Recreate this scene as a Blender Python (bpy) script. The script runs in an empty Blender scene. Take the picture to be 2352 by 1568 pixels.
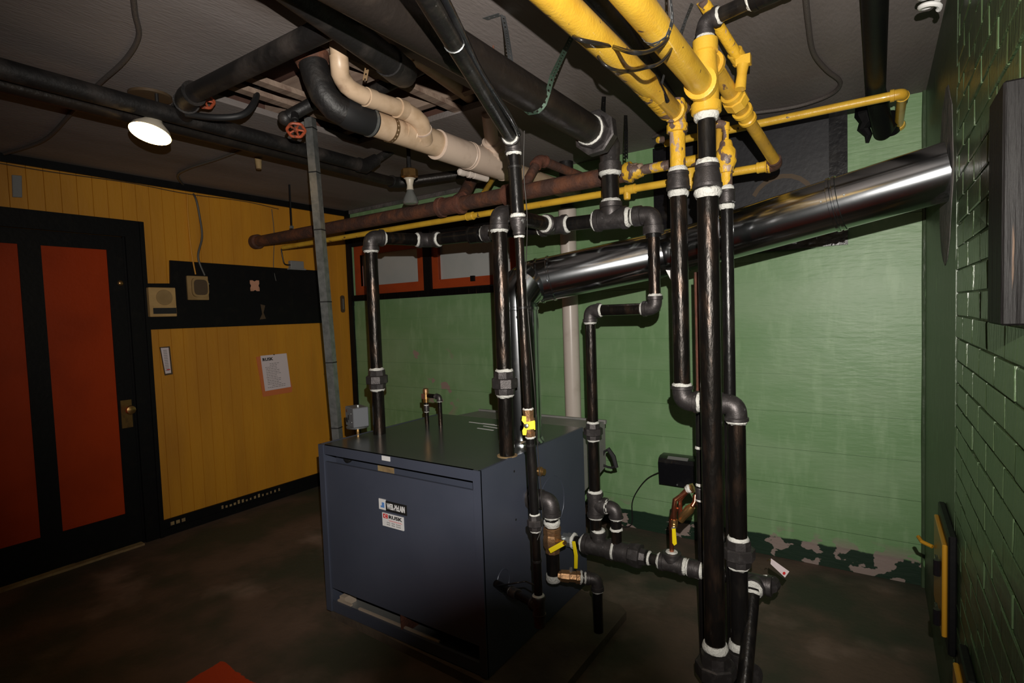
import bpy, bmesh, math, random
from mathutils import Vector as V, Matrix
random.seed(7)
sc = bpy.context.scene
C = sc.collection

# ------------------------------------------------------------------ camera
FPX = 1240.0; CH = 1.5
yaw, pit, rol = (math.radians(a) for a in (34.2, 2.85, 2.0))
_f = V((-math.sin(yaw)*math.cos(pit), math.cos(yaw)*math.cos(pit), -math.sin(pit)))
_r = V((math.cos(yaw), math.sin(yaw), 0)); _d = _f.cross(_r)
R2 = _r*math.cos(rol)+_d*math.sin(rol); D2 = -_r*math.sin(rol)+_d*math.cos(rol)
CAM = V((0, 0, CH))
cd = bpy.data.cameras.new('camera'); cam = bpy.data.objects.new('camera', cd); C.objects.link(cam)
cd.sensor_width = 36; cd.lens = FPX/2352*36; cd.clip_start = .02
m = Matrix((R2, -D2, -_f)).transposed().to_4x4(); m.translation = CAM
cam.matrix_world = m
sc.camera = cam

# ------------------------------------------------------------------ world, light, exposure
w = bpy.data.worlds.new('world'); sc.world = w; w.use_nodes = True
w.node_tree.nodes['Background'].inputs[0].default_value = (.02, .018, .016, 1)
w.node_tree.nodes['Background'].inputs[1].default_value = 0.3
FL = bpy.data.lights.new('camera_flash', 'SPOT'); flo = bpy.data.objects.new('camera_flash', FL); C.objects.link(flo)
FL.energy = 262; FL.color = (1, .94, .86); FL.shadow_soft_size = .006
FL.spot_size = math.radians(116); FL.spot_blend = .8
flo.location = CAM + R2*.028 - D2*.15 - _f*.03
_aim = (_f + R2*.085 - D2*.15).normalized()
flo.rotation_euler = _aim.to_track_quat('-Z', 'Y').to_euler()
sc.view_settings.view_transform = 'Standard'; sc.view_settings.look = 'None'
sc.view_settings.exposure = 0; sc.view_settings.gamma = 1; sc.view_settings.use_curve_mapping = False

# points of the room that lie on a known plane, along a line of sight surveyed from the photograph
def ray(x, y): return R2*((x-1176)/FPX)+D2*((y-784)/FPX)+_f
def Zp(x, y, z): r = ray(x, y); return CAM+r*((z-CH)/r.z)
def Yp(x, y, Y): r = ray(x, y); return CAM+r*(Y/r.y)
def Xp(x, y, X): r = ray(x, y); return CAM+r*(X/r.x)
def Dp(x, y, d): return CAM+ray(x, y)*d
XL, XR, YB, ZC = -4.25, .2, 3.476, 2.547

# an added unseen disc under the flash casts the round shadow low in front
# ------------------------------------------------------------------ materials
def mat(name, col, rough=.6, metal=0, col2=None, scale=8, lo=.45, hi=.6, bump=0, bscale=60, stretch=None,
        spec=.5, coat=0, col3=None, s3=3, lo3=.6, hi3=.7, detail=6):
    mt = bpy.data.materials.new(name); mt.use_nodes = True; nt = mt.node_tree; N = nt.nodes; L = nt.links
    b = N['Principled BSDF']; b.inputs['Roughness'].default_value = rough; b.inputs['Metallic'].default_value = metal
    b.inputs['Specular IOR Level'].default_value = spec; b.inputs['Coat Weight'].default_value = coat
    b.inputs['Base Color'].default_value = (*col, 1)
    tc = N.new('ShaderNodeTexCoord'); mp = N.new('ShaderNodeMapping'); L.new(tc.outputs['Object'], mp.inputs[0])
    if stretch: mp.inputs['Scale'].default_value = stretch
    def noise(s, dt=detail):
        n = N.new('ShaderNodeTexNoise'); n.inputs['Scale'].default_value = s; n.inputs['Detail'].default_value = dt
        L.new(mp.outputs[0], n.inputs['Vector']); return n
    def mixc(a, bcol, s, l, h):
        n = noise(s); mr = N.new('ShaderNodeMapRange'); mr.inputs['From Min'].default_value = l; mr.inputs['From Max'].default_value = h
        L.new(n.outputs['Fac'], mr.inputs['Value'])
        mx = N.new('ShaderNodeMix'); mx.data_type = 'RGBA'; L.new(mr.outputs[0], mx.inputs[0])
        if isinstance(a, tuple): mx.inputs[6].default_value = (*a, 1)
        else: L.new(a, mx.inputs[6])
        mx.inputs[7].default_value = (*bcol, 1); return mx.outputs[2]
    o = col
    if col2: o = mixc(o, col2, scale, lo, hi)
    if col3: o = mixc(o, col3, s3, lo3, hi3)
    if not isinstance(o, tuple): L.new(o, b.inputs['Base Color'])
    if bump:
        n = noise(bscale, 8); bp = N.new('ShaderNodeBump'); bp.inputs['Strength'].default_value = bump; bp.inputs['Distance'].default_value = .01
        L.new(n.outputs['Fac'], bp.inputs['Height']); L.new(bp.outputs[0], b.inputs['Normal'])
    mt['b'] = 1
    return mt
def nd(mt): return mt.node_tree.nodes, mt.node_tree.links, mt.node_tree.nodes['Principled BSDF']
M = {}
M['steel'] = mat('black_steel', (.022, .019, .017), .3, .75, (.07, .045, .032), 30, .5, .72, .25, 90, (1, 1, .25), col3=(.13, .12, .12), s3=70, lo3=.72, hi3=.80)
M['steel2'] = mat('black_lacquered_steel', (.012, .011, .011), .28, .4, (.03, .026, .022), 20, .5, .7, .15, 90, (1, 1, .3), col3=(.3, .3, .3), s3=60, lo3=.72, hi3=.78)
M['cast'] = mat('cast_iron', (.075, .068, .068), .46, .7, (.12, .11, .11), 40, .5, .7, .10, 200, col3=(.45, .45, .45), s3=25, lo3=.69, hi3=.76)
M['dope'] = mat('pipe_sealant', (.68, .68, .64), .6, 0, (.4, .4, .38), 60, .6, .75, .6, 120)
M['galv'] = mat('galvanized_sheet', (.50, .52, .55), .17, 1, (.40, .42, .44), 5, .4, .7, .05, 6, (1, 1, 1))
M['zinc'] = mat('zinc_steel', (.50, .52, .52), .36, .85, (.32, .34, .34), 30, .4, .7, .1, 80)
M['yellow'] = mat('yellow_pipe_paint', (.78, .47, .045), .35, 0, (.64, .35, .03), 9, .45, .7, .12, 120, col3=(.10, .06, .045), s3=26, lo3=.69, hi3=.71, coat=.2)
M['yellow_chip'] = mat('chipped_yellow_paint', (.72, .42, .03), .42, 0, (.13, .085, .07), 17, .53, .55, .5, 60, (1, 1, .6), col3=(.42, .30, .22), s3=26, lo3=.6, hi3=.63)
M['yellow_dull'] = mat('dull_yellow_paint', (.52, .30, .03), .3, 0, (.36, .21, .035), 9, .4, .7, .2, 60, coat=.4, col3=(.12, .07, .05), s3=20, lo3=.68, hi3=.71)
M['rust'] = mat('rusty_iron', (.075, .036, .026), .75, .1, (.16, .06, .03), 14, .45, .68, .5, 60)
M['rust_red'] = mat('red_rust_iron', (.15, .055, .034), .75, .1, (.08, .035, .025), 16, .45, .7, .5, 60)
M['pvc'] = mat('aged_pvc', (.60, .44, .30), .4, 0, (.46, .32, .20), 14, .45, .7, .05, 40, col3=(.30, .19, .12), s3=9, lo3=.64, hi3=.78)
M['pvc_white'] = mat('white_pvc', (.66, .58, .52), .32, 0, (.58, .50, .44), 9, .5, .7)
M['pvc_bright'] = mat('pale_pvc', (.66, .52, .42), .4, 0, (.5, .38, .3), 12, .5, .72)
M['blackpaint'] = mat('black_painted_iron', (.012, .011, .011), .5, .1, (.045, .038, .034), 9, .5, .72, .3, 50)
M['dusty'] = mat('dusty_black_iron', (.007, .006, .006), .6, .1, (.055, .045, .04), 6, .5, .76, .3, 50)
M['blackpipe'] = mat('warm_black_pipe', (.018, .014, .012), .42, .3, (.035, .026, .02), 12, .5, .75, .2, 60)
M['rubber'] = mat('black_rubber', (.012, .012, .013), .55)
M['blackgloss'] = mat('glossy_black_paint', (.008, .008, .010), .22, 0, (.02, .019, .02), 12, .55, .75, .25, 40, coat=.3)
M['matteblack'] = mat('matt_black_paint', (.005, .005, .0055), .5, 0, (.009, .008, .007), 12, .55, .75, .1, 40, spec=.2)
M['blackpanel'] = mat('black_panel_paint', (.014, .014, .018), .45, 0, (.022, .022, .026), 6, .5, .75, .1, 40)
M['wood_black'] = mat('worn_black_wood', (.0035, .003, .003), .55, 0, (.09, .055, .035), 30, .68, .74, .5, 30, (3, 3, .12), spec=.12)
M['orange'] = mat('orange_paint', (.42, .042, .003), .5, 0, (.34, .034, .003), 3, .45, .7, .1, 30, spec=.2)
M['orange_frame'] = mat('orange_frame_paint', (.40, .058, .012), .45, 0, (.3, .045, .012), 6, .45, .7)
M['plank'] = mat('yellow_board_paint', (.62, .27, .018), .5, 0, (.50, .21, .018), 5, .4, .7, .15, 40, (1, 1, .2), col3=(.16, .08, .03), s3=5, lo3=.72, hi3=.76)
M['boiler'] = mat('slate_blue_enamel', (.070, .080, .115), .38, .15, (.062, .072, .105), 4, .4, .7, .02, 300)
M['boiler_top'] = mat('slate_top_enamel', (.060, .068, .066), .22, .15, (.052, .06, .06), 4, .4, .7)
M['hood'] = mat('grey_draft_hood', (.30, .30, .285), .45, .3, (.25, .25, .24), 8, .4, .7)
M['boxgrey'] = mat('grey_control_box', (.19, .20, .22), .45, .3)
M['boxgrey2'] = mat('light_grey_box', (.24, .24, .24), .5, .1)
M['brass'] = mat('brass', (.55, .32, .12), .3, .9, (.35, .2, .09), 30, .5, .7)
M['bronze'] = mat('bronze_valve', (.42, .24, .12), .42, .8, (.3, .17, .09), 30, .5, .7, .2, 90)
M['copper'] = mat('copper_tube', (.50, .18, .10), .28, .95, (.25, .09, .05), 20, .5, .7)
M['vyellow'] = mat('yellow_vinyl', (.85, .66, .01), .35)
M['red'] = mat('red_plastic', (.5, .03, .02), .4)
M['redwheel'] = mat('orange_handwheel', (.42, .085, .035), .5, .2, (.15, .05, .03), 40, .5, .65)
M['paper'] = mat('white_paper', (.72, .62, .64), .7)
M['white'] = mat('white_label', (.75, .75, .76), .5)
M['orangepaper'] = mat('orange_folder', (.62, .17, .05), .6)
M['ink'] = mat('black_ink', (.01, .01, .01), .6)
M['inkgrey'] = mat('grey_print', (.22, .2, .2), .7)
M['redink'] = mat('red_print', (.6, .02, .02), .6)
M['blueink'] = mat('blue_print', (.1, .25, .6), .6)
M['beige'] = mat('beige_plastic', (.52, .33, .13), .5, 0, (.42, .26, .1), 9, .4, .7)
M['brownbox'] = mat('brown_plastic', (.34, .22, .09), .5, 0, (.26, .16, .06), 9, .4, .7)
M['darkbrown'] = mat('dark_brown', (.08, .05, .025), .6)
M['cable'] = mat('black_cable', (.014, .013, .013), .35)
M['armour'] = mat('painted_armoured_cable', (.10, .085, .078), .6, .1, bump=.4, bscale=200)
M['greycable'] = mat('grey_cable', (.10, .095, .085), .5, .3)
M['darkwire'] = mat('dark_wire', (.03, .028, .025), .4, .3)
M['strapg'] = mat('green_tinted_strap', (.05, .085, .06), .4, .5)
M['strap'] = mat('steel_strap', (.16, .17, .18), .4, .7)
M['strapb'] = mat('brown_strap', (.22, .14, .07), .5, .5)
M['wood'] = mat('joist_wood', (.30, .22, .17), .75, 0, (.16, .10, .075), 9, .4, .7, .4, 20, (.2, 2, 2))
M['woodred'] = mat('red_brown_board', (.10, .045, .032), .8, 0, (.06, .028, .02), 5, .4, .7)
M['lightcord'] = mat('grey_frosted_pane', (.46, .47, .46), .18, 0, (.40, .42, .41), 3, .4, .7)
M['cfl'] = mat('white_glass_tube', (.75, .75, .74), .2)
M['glassbulb'] = mat('clear_bulb_glass', (.35, .36, .34), .12, .6)
M['insul'] = mat('pale_insulation', (.45, .36, .28), .8)
M['cream'] = mat('cream_ceramic', (.62, .55, .44), .35)
M['pad'] = mat('concrete_pad', (.12, .088, .062), .8, 0, (.07, .05, .036), 5, .4, .65, .3, 40)
M['pink'] = mat('pink_bare_plaster', (.55, .27, .17), .8, 0, (.35, .18, .1), 20, .5, .7)
M['mortar'] = mat('grey_mortar_patch', (.14, .125, .12), .85, 0, (.07, .075, .065), 10, .45, .65, .8, 30)
M['tan'] = mat('tan_filler', (.34, .24, .11), .8, 0, (.22, .14, .07), 12, .4, .7, .5, 30)
M['orangeyel'] = mat('amber_yellow_paint', (.40, .20, .012), .4, 0, (.4, .18, .01), 12, .5, .7)
M['ceil'] = mat('ceiling_plaster', (.228, .200, .192), .7, 0, (.155, .133, .124), 1.7, .38, .66, .28, 75, (1.2, .35, 1), col3=(.10, .075, .058), s3=1.5, lo3=.58, hi3=.80)

# emission bulb
e = bpy.data.materials.new('glowing_bulb_face'); e.use_nodes = True; b = e.node_tree.nodes['Principled BSDF']
b.inputs['Base Color'].default_value = (.9, .7, .4, 1); b.inputs['Emission Color'].default_value = (1, .62, .22, 1); b.inputs['Emission Strength'].default_value = 24
M['glow'] = e

def wall_green(name, base, base2, band=True, gloss=.5, bricky=False):
    mt = bpy.data.materials.new(name); mt.use_nodes = True; N, L, b = nd(mt)
    tc = N.new('ShaderNodeTexCoord'); sp = N.new('ShaderNodeSeparateXYZ'); L.new(tc.outputs['Object'], sp.inputs[0])
    def noise(s, st=(1, 1, 1), dt=6):
        mp = N.new('ShaderNodeMapping'); mp.inputs['Scale'].default_value = st; L.new(tc.outputs['Object'], mp.inputs[0])
        n = N.new('ShaderNodeTexNoise'); n.inputs['Scale'].default_value = s; n.inputs['Detail'].default_value = dt; L.new(mp.outputs[0], n.inputs['Vector']); return n.outputs['Fac']
    def rng(v, a, bb):
        mr = N.new('ShaderNodeMapRange'); mr.inputs['From Min'].default_value = a; mr.inputs['From Max'].default_value = bb; L.new(v, mr.inputs['Value']); return mr.outputs[0]
    def mix(f, a, c):
        mx = N.new('ShaderNodeMix'); mx.data_type = 'RGBA'; L.new(f, mx.inputs[0])
        for i, q in ((6, a), (7, c)):
            if isinstance(q, tuple): mx.inputs[i].default_value = (*q, 1)
            else: L.new(q, mx.inputs[i])
        return mx.outputs[2]
    def mth(op, a, c):
        q = N.new('ShaderNodeMath'); q.operation = op
        for i, v in ((0, a), (1, c)):
            if isinstance(v, (int, float)): q.inputs[i].default_value = v
            else: L.new(v, q.inputs[i])
        return q.outputs[0]
    col = mix(rng(noise(2.2, (1, 1, 2.2)), .4, .65), base, base2)
    col = mix(rng(noise(9, (2, 2, .5)), .52, .75), col, tuple(min(1, v*1.12) for v in base2))
    if band:
        z = mth('ADD', sp.outputs['Z'], mth('MULTIPLY', noise(14), .03))
        inb = rng(z, .142, .134)
        col = mix(inb, col, (.012, .032, .018))
        fl = mth('MULTIPLY', rng(noise(9, (1, 1, 1.6), 9), .555, .57), rng(sp.outputs['Z'], .20, .11))
        col = mix(fl, col, (.30, .235, .21))
        # bare spots further up the wall near the boiler
        dx = mth('MULTIPLY', mth('ADD', sp.outputs['X'], 3.25), 1.3); dz = mth('ADD', sp.outputs['Z'], -.93)
        d2 = mth('ADD', mth('MULTIPLY', dx, dx), mth('MULTIPLY', dz, dz))
        fl2 = mth('MULTIPLY', rng(noise(6.5, (1, 1, 1.2), 9), .59, .605), rng(d2, .22, .1))
        col = mix(fl2, col, (.34, .25, .215))
    else:
        fl = rng(noise(12, (3, 3, .5), 9), .685, .70)
        col = mix(fl, col, (.16, .30, .13))
    L.new(col, b.inputs['Base Color']); b.inputs['Roughness'].default_value = gloss
    bp = N.new('ShaderNodeBump'); bp.inputs['Strength'].default_value = .26 if band else .7; bp.inputs['Distance'].default_value = .006
    h = mth('ADD', noise(24, (.6, .6, 2.4), 9) if band else noise(50, (1, 1.2, .25), 8), mth('MULTIPLY', noise(3.5, (.5, .5, 3)), 1.4))
    L.new(h, bp.inputs['Height']); L.new(bp.outputs[0], b.inputs['Normal'])
    return mt
M['green'] = wall_green('green_concrete_paint', (.185, .335, .150), (.235, .375, .195), True, .42)
M['greenbrick'] = wall_green('green_brick_paint', (.040, .072, .030), (.054, .086, .040), False, .30)
M['greenstrip'] = wall_green('green_render_paint', (.045, .076, .036), (.056, .088, .046), False, .42)
M['joint'] = mat('pale_green_joint', (.075, .125, .055), .5, 0, (.15, .18, .11), 14, .5, .66, .5, 60)

# floor: dark stained concrete with an orange painted patch
mt = mat('floor_concrete', (.125, .082, .060), .72, 0, (.060, .046, .034), 2.2, .38, .62, .30, 30, col3=(.26, .18, .145), s3=1.4, lo3=.56, hi3=.68)
N, L, b = nd(mt)
src = b.inputs['Base Color'].links[0].from_socket
tc = N.new('ShaderNodeTexCoord'); po = N.new('ShaderNodeVectorMath'); po.operation = 'SUBTRACT'
A_ = Zp(505, 1520, 0); Lf = Zp(425, 1568, 0); Rt = Zp(590, 1568, 0); L.new(tc.outputs['Object'], po.inputs[0]); po.inputs[1].default_value = A_
nn = N.new('ShaderNodeTexNoise'); nn.inputs['Scale'].default_value = 14; nn.inputs['Detail'].default_value = 7; L.new(tc.outputs['Object'], nn.inputs['Vector'])
def edge(P_, Q_):
    e_ = (P_-A_).normalized(); n_ = e_.cross(V((0, 0, 1))).normalized()
    if n_.dot(Q_-A_) > 0: n_ = -n_
    dt = N.new('ShaderNodeVectorMath'); dt.operation = 'DOT_PRODUCT'; L.new(po.outputs[0], dt.inputs[0]); dt.inputs[1].default_value = n_; return dt.outputs['Value']
mxx = N.new('ShaderNodeMath'); mxx.operation = 'MAXIMUM'; L.new(edge(Lf, Rt), mxx.inputs[0]); L.new(edge(Rt, Lf), mxx.inputs[1])
ad = N.new('ShaderNodeMath'); ad.operation = 'ADD'; L.new(mxx.outputs[0], ad.inputs[0])
mu = N.new('ShaderNodeMath'); mu.operation = 'MULTIPLY_ADD'; mu.inputs[1].default_value = .05; mu.inputs[2].default_value = -.025; L.new(nn.outputs['Fac'], mu.inputs[0]); L.new(mu.outputs[0], ad.inputs[1])
mr = N.new('ShaderNodeMapRange'); mr.inputs['From Min'].default_value = .002; mr.inputs['From Max'].default_value = -.002; L.new(ad.outputs[0], mr.inputs['Value'])
# green tint towards the back wall
sp = N.new('ShaderNodeSeparateXYZ'); L.new(tc.outputs['Object'], sp.inputs[0])
n3 = N.new('ShaderNodeTexNoise'); n3.inputs['Scale'].default_value = 2.2; n3.inputs['Detail'].default_value = 6; L.new(tc.outputs['Object'], n3.inputs['Vector'])
r3 = N.new('ShaderNodeMapRange'); r3.inputs['From Min'].default_value = .45; r3.inputs['From Max'].default_value = .62; L.new(n3.outputs['Fac'], r3.inputs['Value'])
m4 = N.new('ShaderNodeMath'); m4.operation = 'MULTIPLY'; m4.inputs[1].default_value = .75; L.new(r3.outputs[0], m4.inputs[0])
g = N.new('ShaderNodeMix'); g.data_type = 'RGBA'; L.new(m4.outputs[0], g.inputs[0]); L.new(src, g.inputs[6]); g.inputs[7].default_value = (.040, .050, .030, 1)
o = N.new('ShaderNodeMix'); o.data_type = 'RGBA'; L.new(mr.outputs[0], o.inputs[0]); L.new(g.outputs[2], o.inputs[6]); o.inputs[7].default_value = (.55, .05, .006, 1)
L.new(o.outputs[2], b.inputs['Base Color']); M['floor'] = mt

# ------------------------------------------------------------------ mesh helpers
def frame(d):
    d = d.normalized(); u = V((0, 0, 1)) if abs(d.z) < .9 else V((1, 0, 0))
    a = d.cross(u).normalized(); return a, d.cross(a).normalized()
class G:
    def __init__(s): s.v = []; s.f = []
    def ring(s, c, a, b, r, n, ph=0):
        i0 = len(s.v)
        for k in range(n):
            t = 2*math.pi*k/n+ph; s.v.append(c+a*(r*math.cos(t))+b*(r*math.sin(t)))
        return i0
    def bridge(s, i, j, n):
        for k in range(n): s.f.append((i+k, i+(k+1) % n, j+(k+1) % n, j+k))
    def tube(s, pts, rad, n=16, caps=True):
        pts = [V(p) for p in pts]; N = len(pts)
        if not isinstance(rad, (list, tuple)): rad = [rad]*N
        T = []
        for i in range(N):
            a = pts[max(0, i-1)]; b = pts[min(N-1, i+1)]
            t = (b-a)
            if t.length < 1e-9: t = T[-1] if T else V((0, 0, 1))
            T.append(t.normalized())
        a, b = frame(T[0]); rs = []
        for i in range(N):
            if i:
                q = T[i-1].rotation_difference(T[i]); a = q @ a; b = q @ b
            rs.append(s.ring(pts[i], a, b, rad[i], n))
            if i: s.bridge(rs[-2], rs[-1], n)
        if caps: s.f.append(tuple(range(rs[0]+n-1, rs[0]-1, -1))); s.f.append(tuple(range(rs[-1], rs[-1]+n)))
        return s
    def lathe(s, A, d, prof, n=20, caps=True, wob=0, ph=0):
        A = V(A); d = V(d).normalized(); a, b = frame(d); prev = None; first = None
        for (t, r) in prof:
            i = s.ring(A+d*t, a, b, r, n, ph)
            if wob:
                for k in range(n): s.v[i+k] += d*random.uniform(-wob, wob)+(s.v[i+k]-(A+d*t)).normalized()*random.uniform(-wob, wob)*.5
            if prev is not None: s.bridge(prev, i, n)
            else: first = i
            prev = i
        if caps: s.f.append(tuple(range(first+n-1, first-1, -1))); s.f.append(tuple(range(prev, prev+n)))
        return s
    def box(s, c, size, rot=None):
        i = len(s.v); hx, hy, hz = (q/2 for q in size); c = V(c)
        for x in (-hx, hx):
            for y in (-hy, hy):
                for z in (-hz, hz):
                    p = V((x, y, z))
                    if rot is not None: p = rot @ p
                    s.v.append(c+p)
        for f in ((0, 1, 3, 2), (4, 6, 7, 5), (0, 4, 5, 1), (2, 3, 7, 6), (0, 2, 6, 4), (1, 5, 7, 3)): s.f.append(tuple(i+k for k in f))
        return s
    def bb(s, x0, x1, y0, y1, z0, z1): return s.box(((x0+x1)/2, (y0+y1)/2, (z0+z1)/2), (abs(x1-x0), abs(y1-y0), abs(z1-z0)))
    def prism(s, pts, ext):   # closed polygon extruded by a vector
        i = len(s.v); n = len(pts); ext = V(ext)
        s.v += [V(p) for p in pts]+[V(p)+ext for p in pts]
        s.f.append(tuple(range(i, i+n))); s.f.append(tuple(range(i+2*n-1, i+n-1, -1)))
        for k in range(n): s.f.append((i+k, i+n+k, i+n+(k+1) % n, i+(k+1) % n))
        return s
    def sphere(s, c, r, n=14, sc_=(1, 1, 1)):
        c = V(c); prev = None; m_ = n//2
        for j in range(m_+1):
            t = math.pi*j/m_; i = len(s.v)
            for k in range(n):
                p = 2*math.pi*k/n; s.v.append(c+V((r*sc_[0]*math.sin(t)*math.cos(p), r*sc_[1]*math.sin(t)*math.sin(p), r*sc_[2]*math.cos(t))))
            if prev is not None: s.bridge(prev, i, n)
            prev = i
        return s

def tag(o, label=None, cat=None, group=None, kind=None):
    if label: o['label'] = label
    if cat: o['category'] = cat
    if group: o['group'] = group
    if kind: o['kind'] = kind
    return o
ORG = {}
def thing(name, label, cat, loc=(0, 0, 0), group=None, kind=None):
    o = bpy.data.objects.new(name, None); C.objects.link(o); o.location = loc; o.empty_display_size = .05
    ORG[o.name] = V(loc); return tag(o, label, cat, group, kind)
def part(name, g, m, parent=None, smooth=35, label=None, bevel=0):
    org = ORG.get(parent.name, V((0, 0, 0))) if parent is not None else V((0, 0, 0))
    me = bpy.data.meshes.new(name); me.from_pydata([tuple(p-org) for p in g.v], [], g.f); me.update()
    bm = bmesh.new(); bm.from_mesh(me); bmesh.ops.recalc_face_normals(bm, faces=bm.faces)
    if bevel: bmesh.ops.bevel(bm, geom=list(bm.edges), offset=bevel, segments=1, affect='EDGES', clamp_overlap=True)
    bm.to_mesh(me); bm.free()
    me.materials.append(M[m] if isinstance(m, str) else m)
    if smooth:
        me.shade_smooth(); me.set_sharp_from_angle(angle=math.radians(smooth))
    o = bpy.data.objects.new(name, me); C.objects.link(o)
    if parent is not None: o.parent = parent; ORG[o.name] = org
    if label: o['label'] = label
    return o
def solo(name, g, m, label, cat, group=None, kind=None, smooth=35, bevel=0):
    # one-mesh thing, origin at its lowest centre
    xs = [p.x for p in g.v]; ys = [p.y for p in g.v]; zs = [p.z for p in g.v]
    c = V(((min(xs)+max(xs))/2, (min(ys)+max(ys))/2, min(zs)))
    g.v = [p-c for p in g.v]
    o = part(name, g, m, None, smooth, None, bevel); o.location = c; ORG[o.name] = c
    return tag(o, label, cat, group, kind)
def struct(name, g, m, smooth=0, label=None):
    o = part(name, g, m, None, smooth); o['kind'] = 'structure'; o['label'] = label or name.replace('_', ' '); o['category'] = name.split('_')[0]; return o

# ---- pipe work
def seal(th, p, d, r, ln=.3):
    L_ = r*ln
    g = G().lathe(p, d, [(-L_*.2, r*1.0), (0, r*1.17), (L_*.5, r*1.2), (L_*.85, r*1.12), (L_*1.25, r*1.02)], 18, True, r*.075)
    return part('thread_sealant', g, 'dope', th)
def arc(P, d1, d2, a, n=8):
    A = P-d1*a; B = P+d2*a; out = []
    for i in range(n+1):
        t = i/n; out.append(A*(1-t)**2+P*2*t*(1-t)+B*t*t)
    # push the quadratic curve outwards a little so it reads as a round bend
    return [o_.lerp(P, .12*math.sin(math.pi*i/n)) for i, o_ in enumerate(out)]
def elbow(th, P, d1, d2, r, m='cast', a=None, hub=1.36, name='elbow'):
    d1 = d1.normalized(); d2 = d2.normalized(); a = a or r*2.1; b = r*1.35
    c = arc(P, d1, d2, b)
    pts = [P-d1*a, P-d1*(a-.001), P-d1*(b+r*.18), P-d1*(b+r*.1)]+c+[P+d2*(b+r*.1), P+d2*(b+r*.18), P+d2*(a-.001), P+d2*a]
    rad = [r*hub*.97, r*hub, r*hub, r*1.2]+[r*1.2]*len(c)+[r*1.2, r*hub, r*hub, r*hub*.97]
    part(name, G().tube(pts, rad, 20), m, th); return a
def run(th, pts, r, pm='steel', fm='cast', seals='both', ends=(False, False), a=None, ename='elbow', caps=True):
    """pipe segments joined by elbows at the corner points"""
    pts = [V(p) for p in pts]; n = len(pts)
    st = pts[0]
    for i in range(1, n-1):
        d1 = (pts[i]-pts[i-1]).normalized(); d2 = (pts[i+1]-pts[i]).normalized()
        aa = elbow(th, pts[i], d1, d2, r, fm, a, name=ename)
        en = pts[i]-d1*aa
        if (en-st).dot(d1) > .004: part('pipe', G().tube([st, en+d1*.003], r, 20), pm, th)
        if seals in ('both', 'in'): seal(th, en, -d1, r)
        st = pts[i]+d2*aa
        if seals in ('both', 'out'): seal(th, st, d2, r)
    d = (pts[-1]-st)
    part('pipe', G().tube([st, pts[-1]], r, 20), pm, th)
def coupling(th, p, d, r, ln=None, m='cast', s=True, r2=None, name='coupling'):
    d = V(d).normalized(); ln = ln or r*2.2; r2 = r2 or r
    R, Q = r*1.3, r2*1.3
    g = G().lathe(p-d*ln/2, d, [(0, R*.97), (.002, R*1.03), (ln*.16, R*1.03), (ln*.18, R*.97), (ln*.5, (R+Q)*.5*1.0), (ln*.82, Q*.97), (ln*.84, Q*1.03), (ln-.002, Q*1.03), (ln, Q*.97)], 24)
    part(name, g, m, th)
    if s: seal(th, p-d*ln/2, -d, r); seal(th, p+d*ln/2, d, r2)
def union(th, p, d, r, m='cast', s=True, ln=None):
    d = V(d).normalized(); ln = ln or r*3.0
    part('union_body', G().lathe(p-d*ln/2, d, [(0, r*1.32), (ln*.3, r*1.38), (ln*.32, r*1.38), (ln*.7, r*1.38), (ln, r*1.32)], 8), m, th, 20)
    part('union_nut', G().lathe(p-d*ln*.22, d, [(0, r*1.62), (.003, r*1.78), (ln*.40, r*1.78), (ln*.44, r*1.62)], 8, ph=.3), m, th, 20)
    if s: seal(th, p-d*ln/2, -d, r); seal(th, p+d*ln/2, d, r)
def tee(th, p, d, b, r, m='cast', s=(1, 1, 1), rb=None, ext=None):
    p = V(p); d = V(d).normalized(); b = V(b).normalized(); a = ext or r*2.0; rb = rb or r
    g = G().lathe(p-d*a, d, [(0, r*1.3), (.002, r*1.36), (a*.3, r*1.36), (a*.32, r*1.2), (a*1.68, r*1.2), (a*1.7, r*1.36), (2*a-.002, r*1.36), (2*a, r*1.3)], 22)
    g.lathe(p, b, [(0, rb*1.1), (r*1.0, rb*1.25), (a*.68, rb*1.2), (a*.7, rb*1.36), (a-.002, rb*1.36), (a, rb*1.3)], 22)
    part('tee', g, m, th)
    if s[0]: seal(th, p-d*a, -d, r)
    if s[1]: seal(th, p+d*a, d, r)
    if s[2]: seal(th, p+b*a, b, rb)
    return a
def plumb(th, p0, p1, r, m='steel'): part('pipe', G().tube([p0, p1], r, 20), m, th)
def tape(th, p, d, r, m='cable', w_=.008, name='tape_band'): part(name, G().lathe(p, d, [(0, r*1.04), (.001, r*1.1), (w_, r*1.1), (w_+.001, r*1.04)], 16), m, th)
def cable(name, pts, r, m, label, cat='cable', th=None, n=8, sub=6, group=None):
    pts = [V(p) for p in pts]; out = []
    for i in range(len(pts)-1):
        p0 = pts[max(0, i-1)]; p1 = pts[i]; p2 = pts[i+1]; p3 = pts[min(len(pts)-1, i+2)]
        for k in range(sub):
            t = k/sub; out.append(.5*((2*p1)+(p2-p0)*t+(2*p0-5*p1+4*p2-p3)*t*t+(3*p1-p0-3*p2+p3)*t**3))
    out.append(pts[-1]); g = G().tube(out, r, n)
    if th is not None: return part(name, g, m, th, 60, label)
    return solo(name, g, m, label, cat, group, smooth=60)
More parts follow.
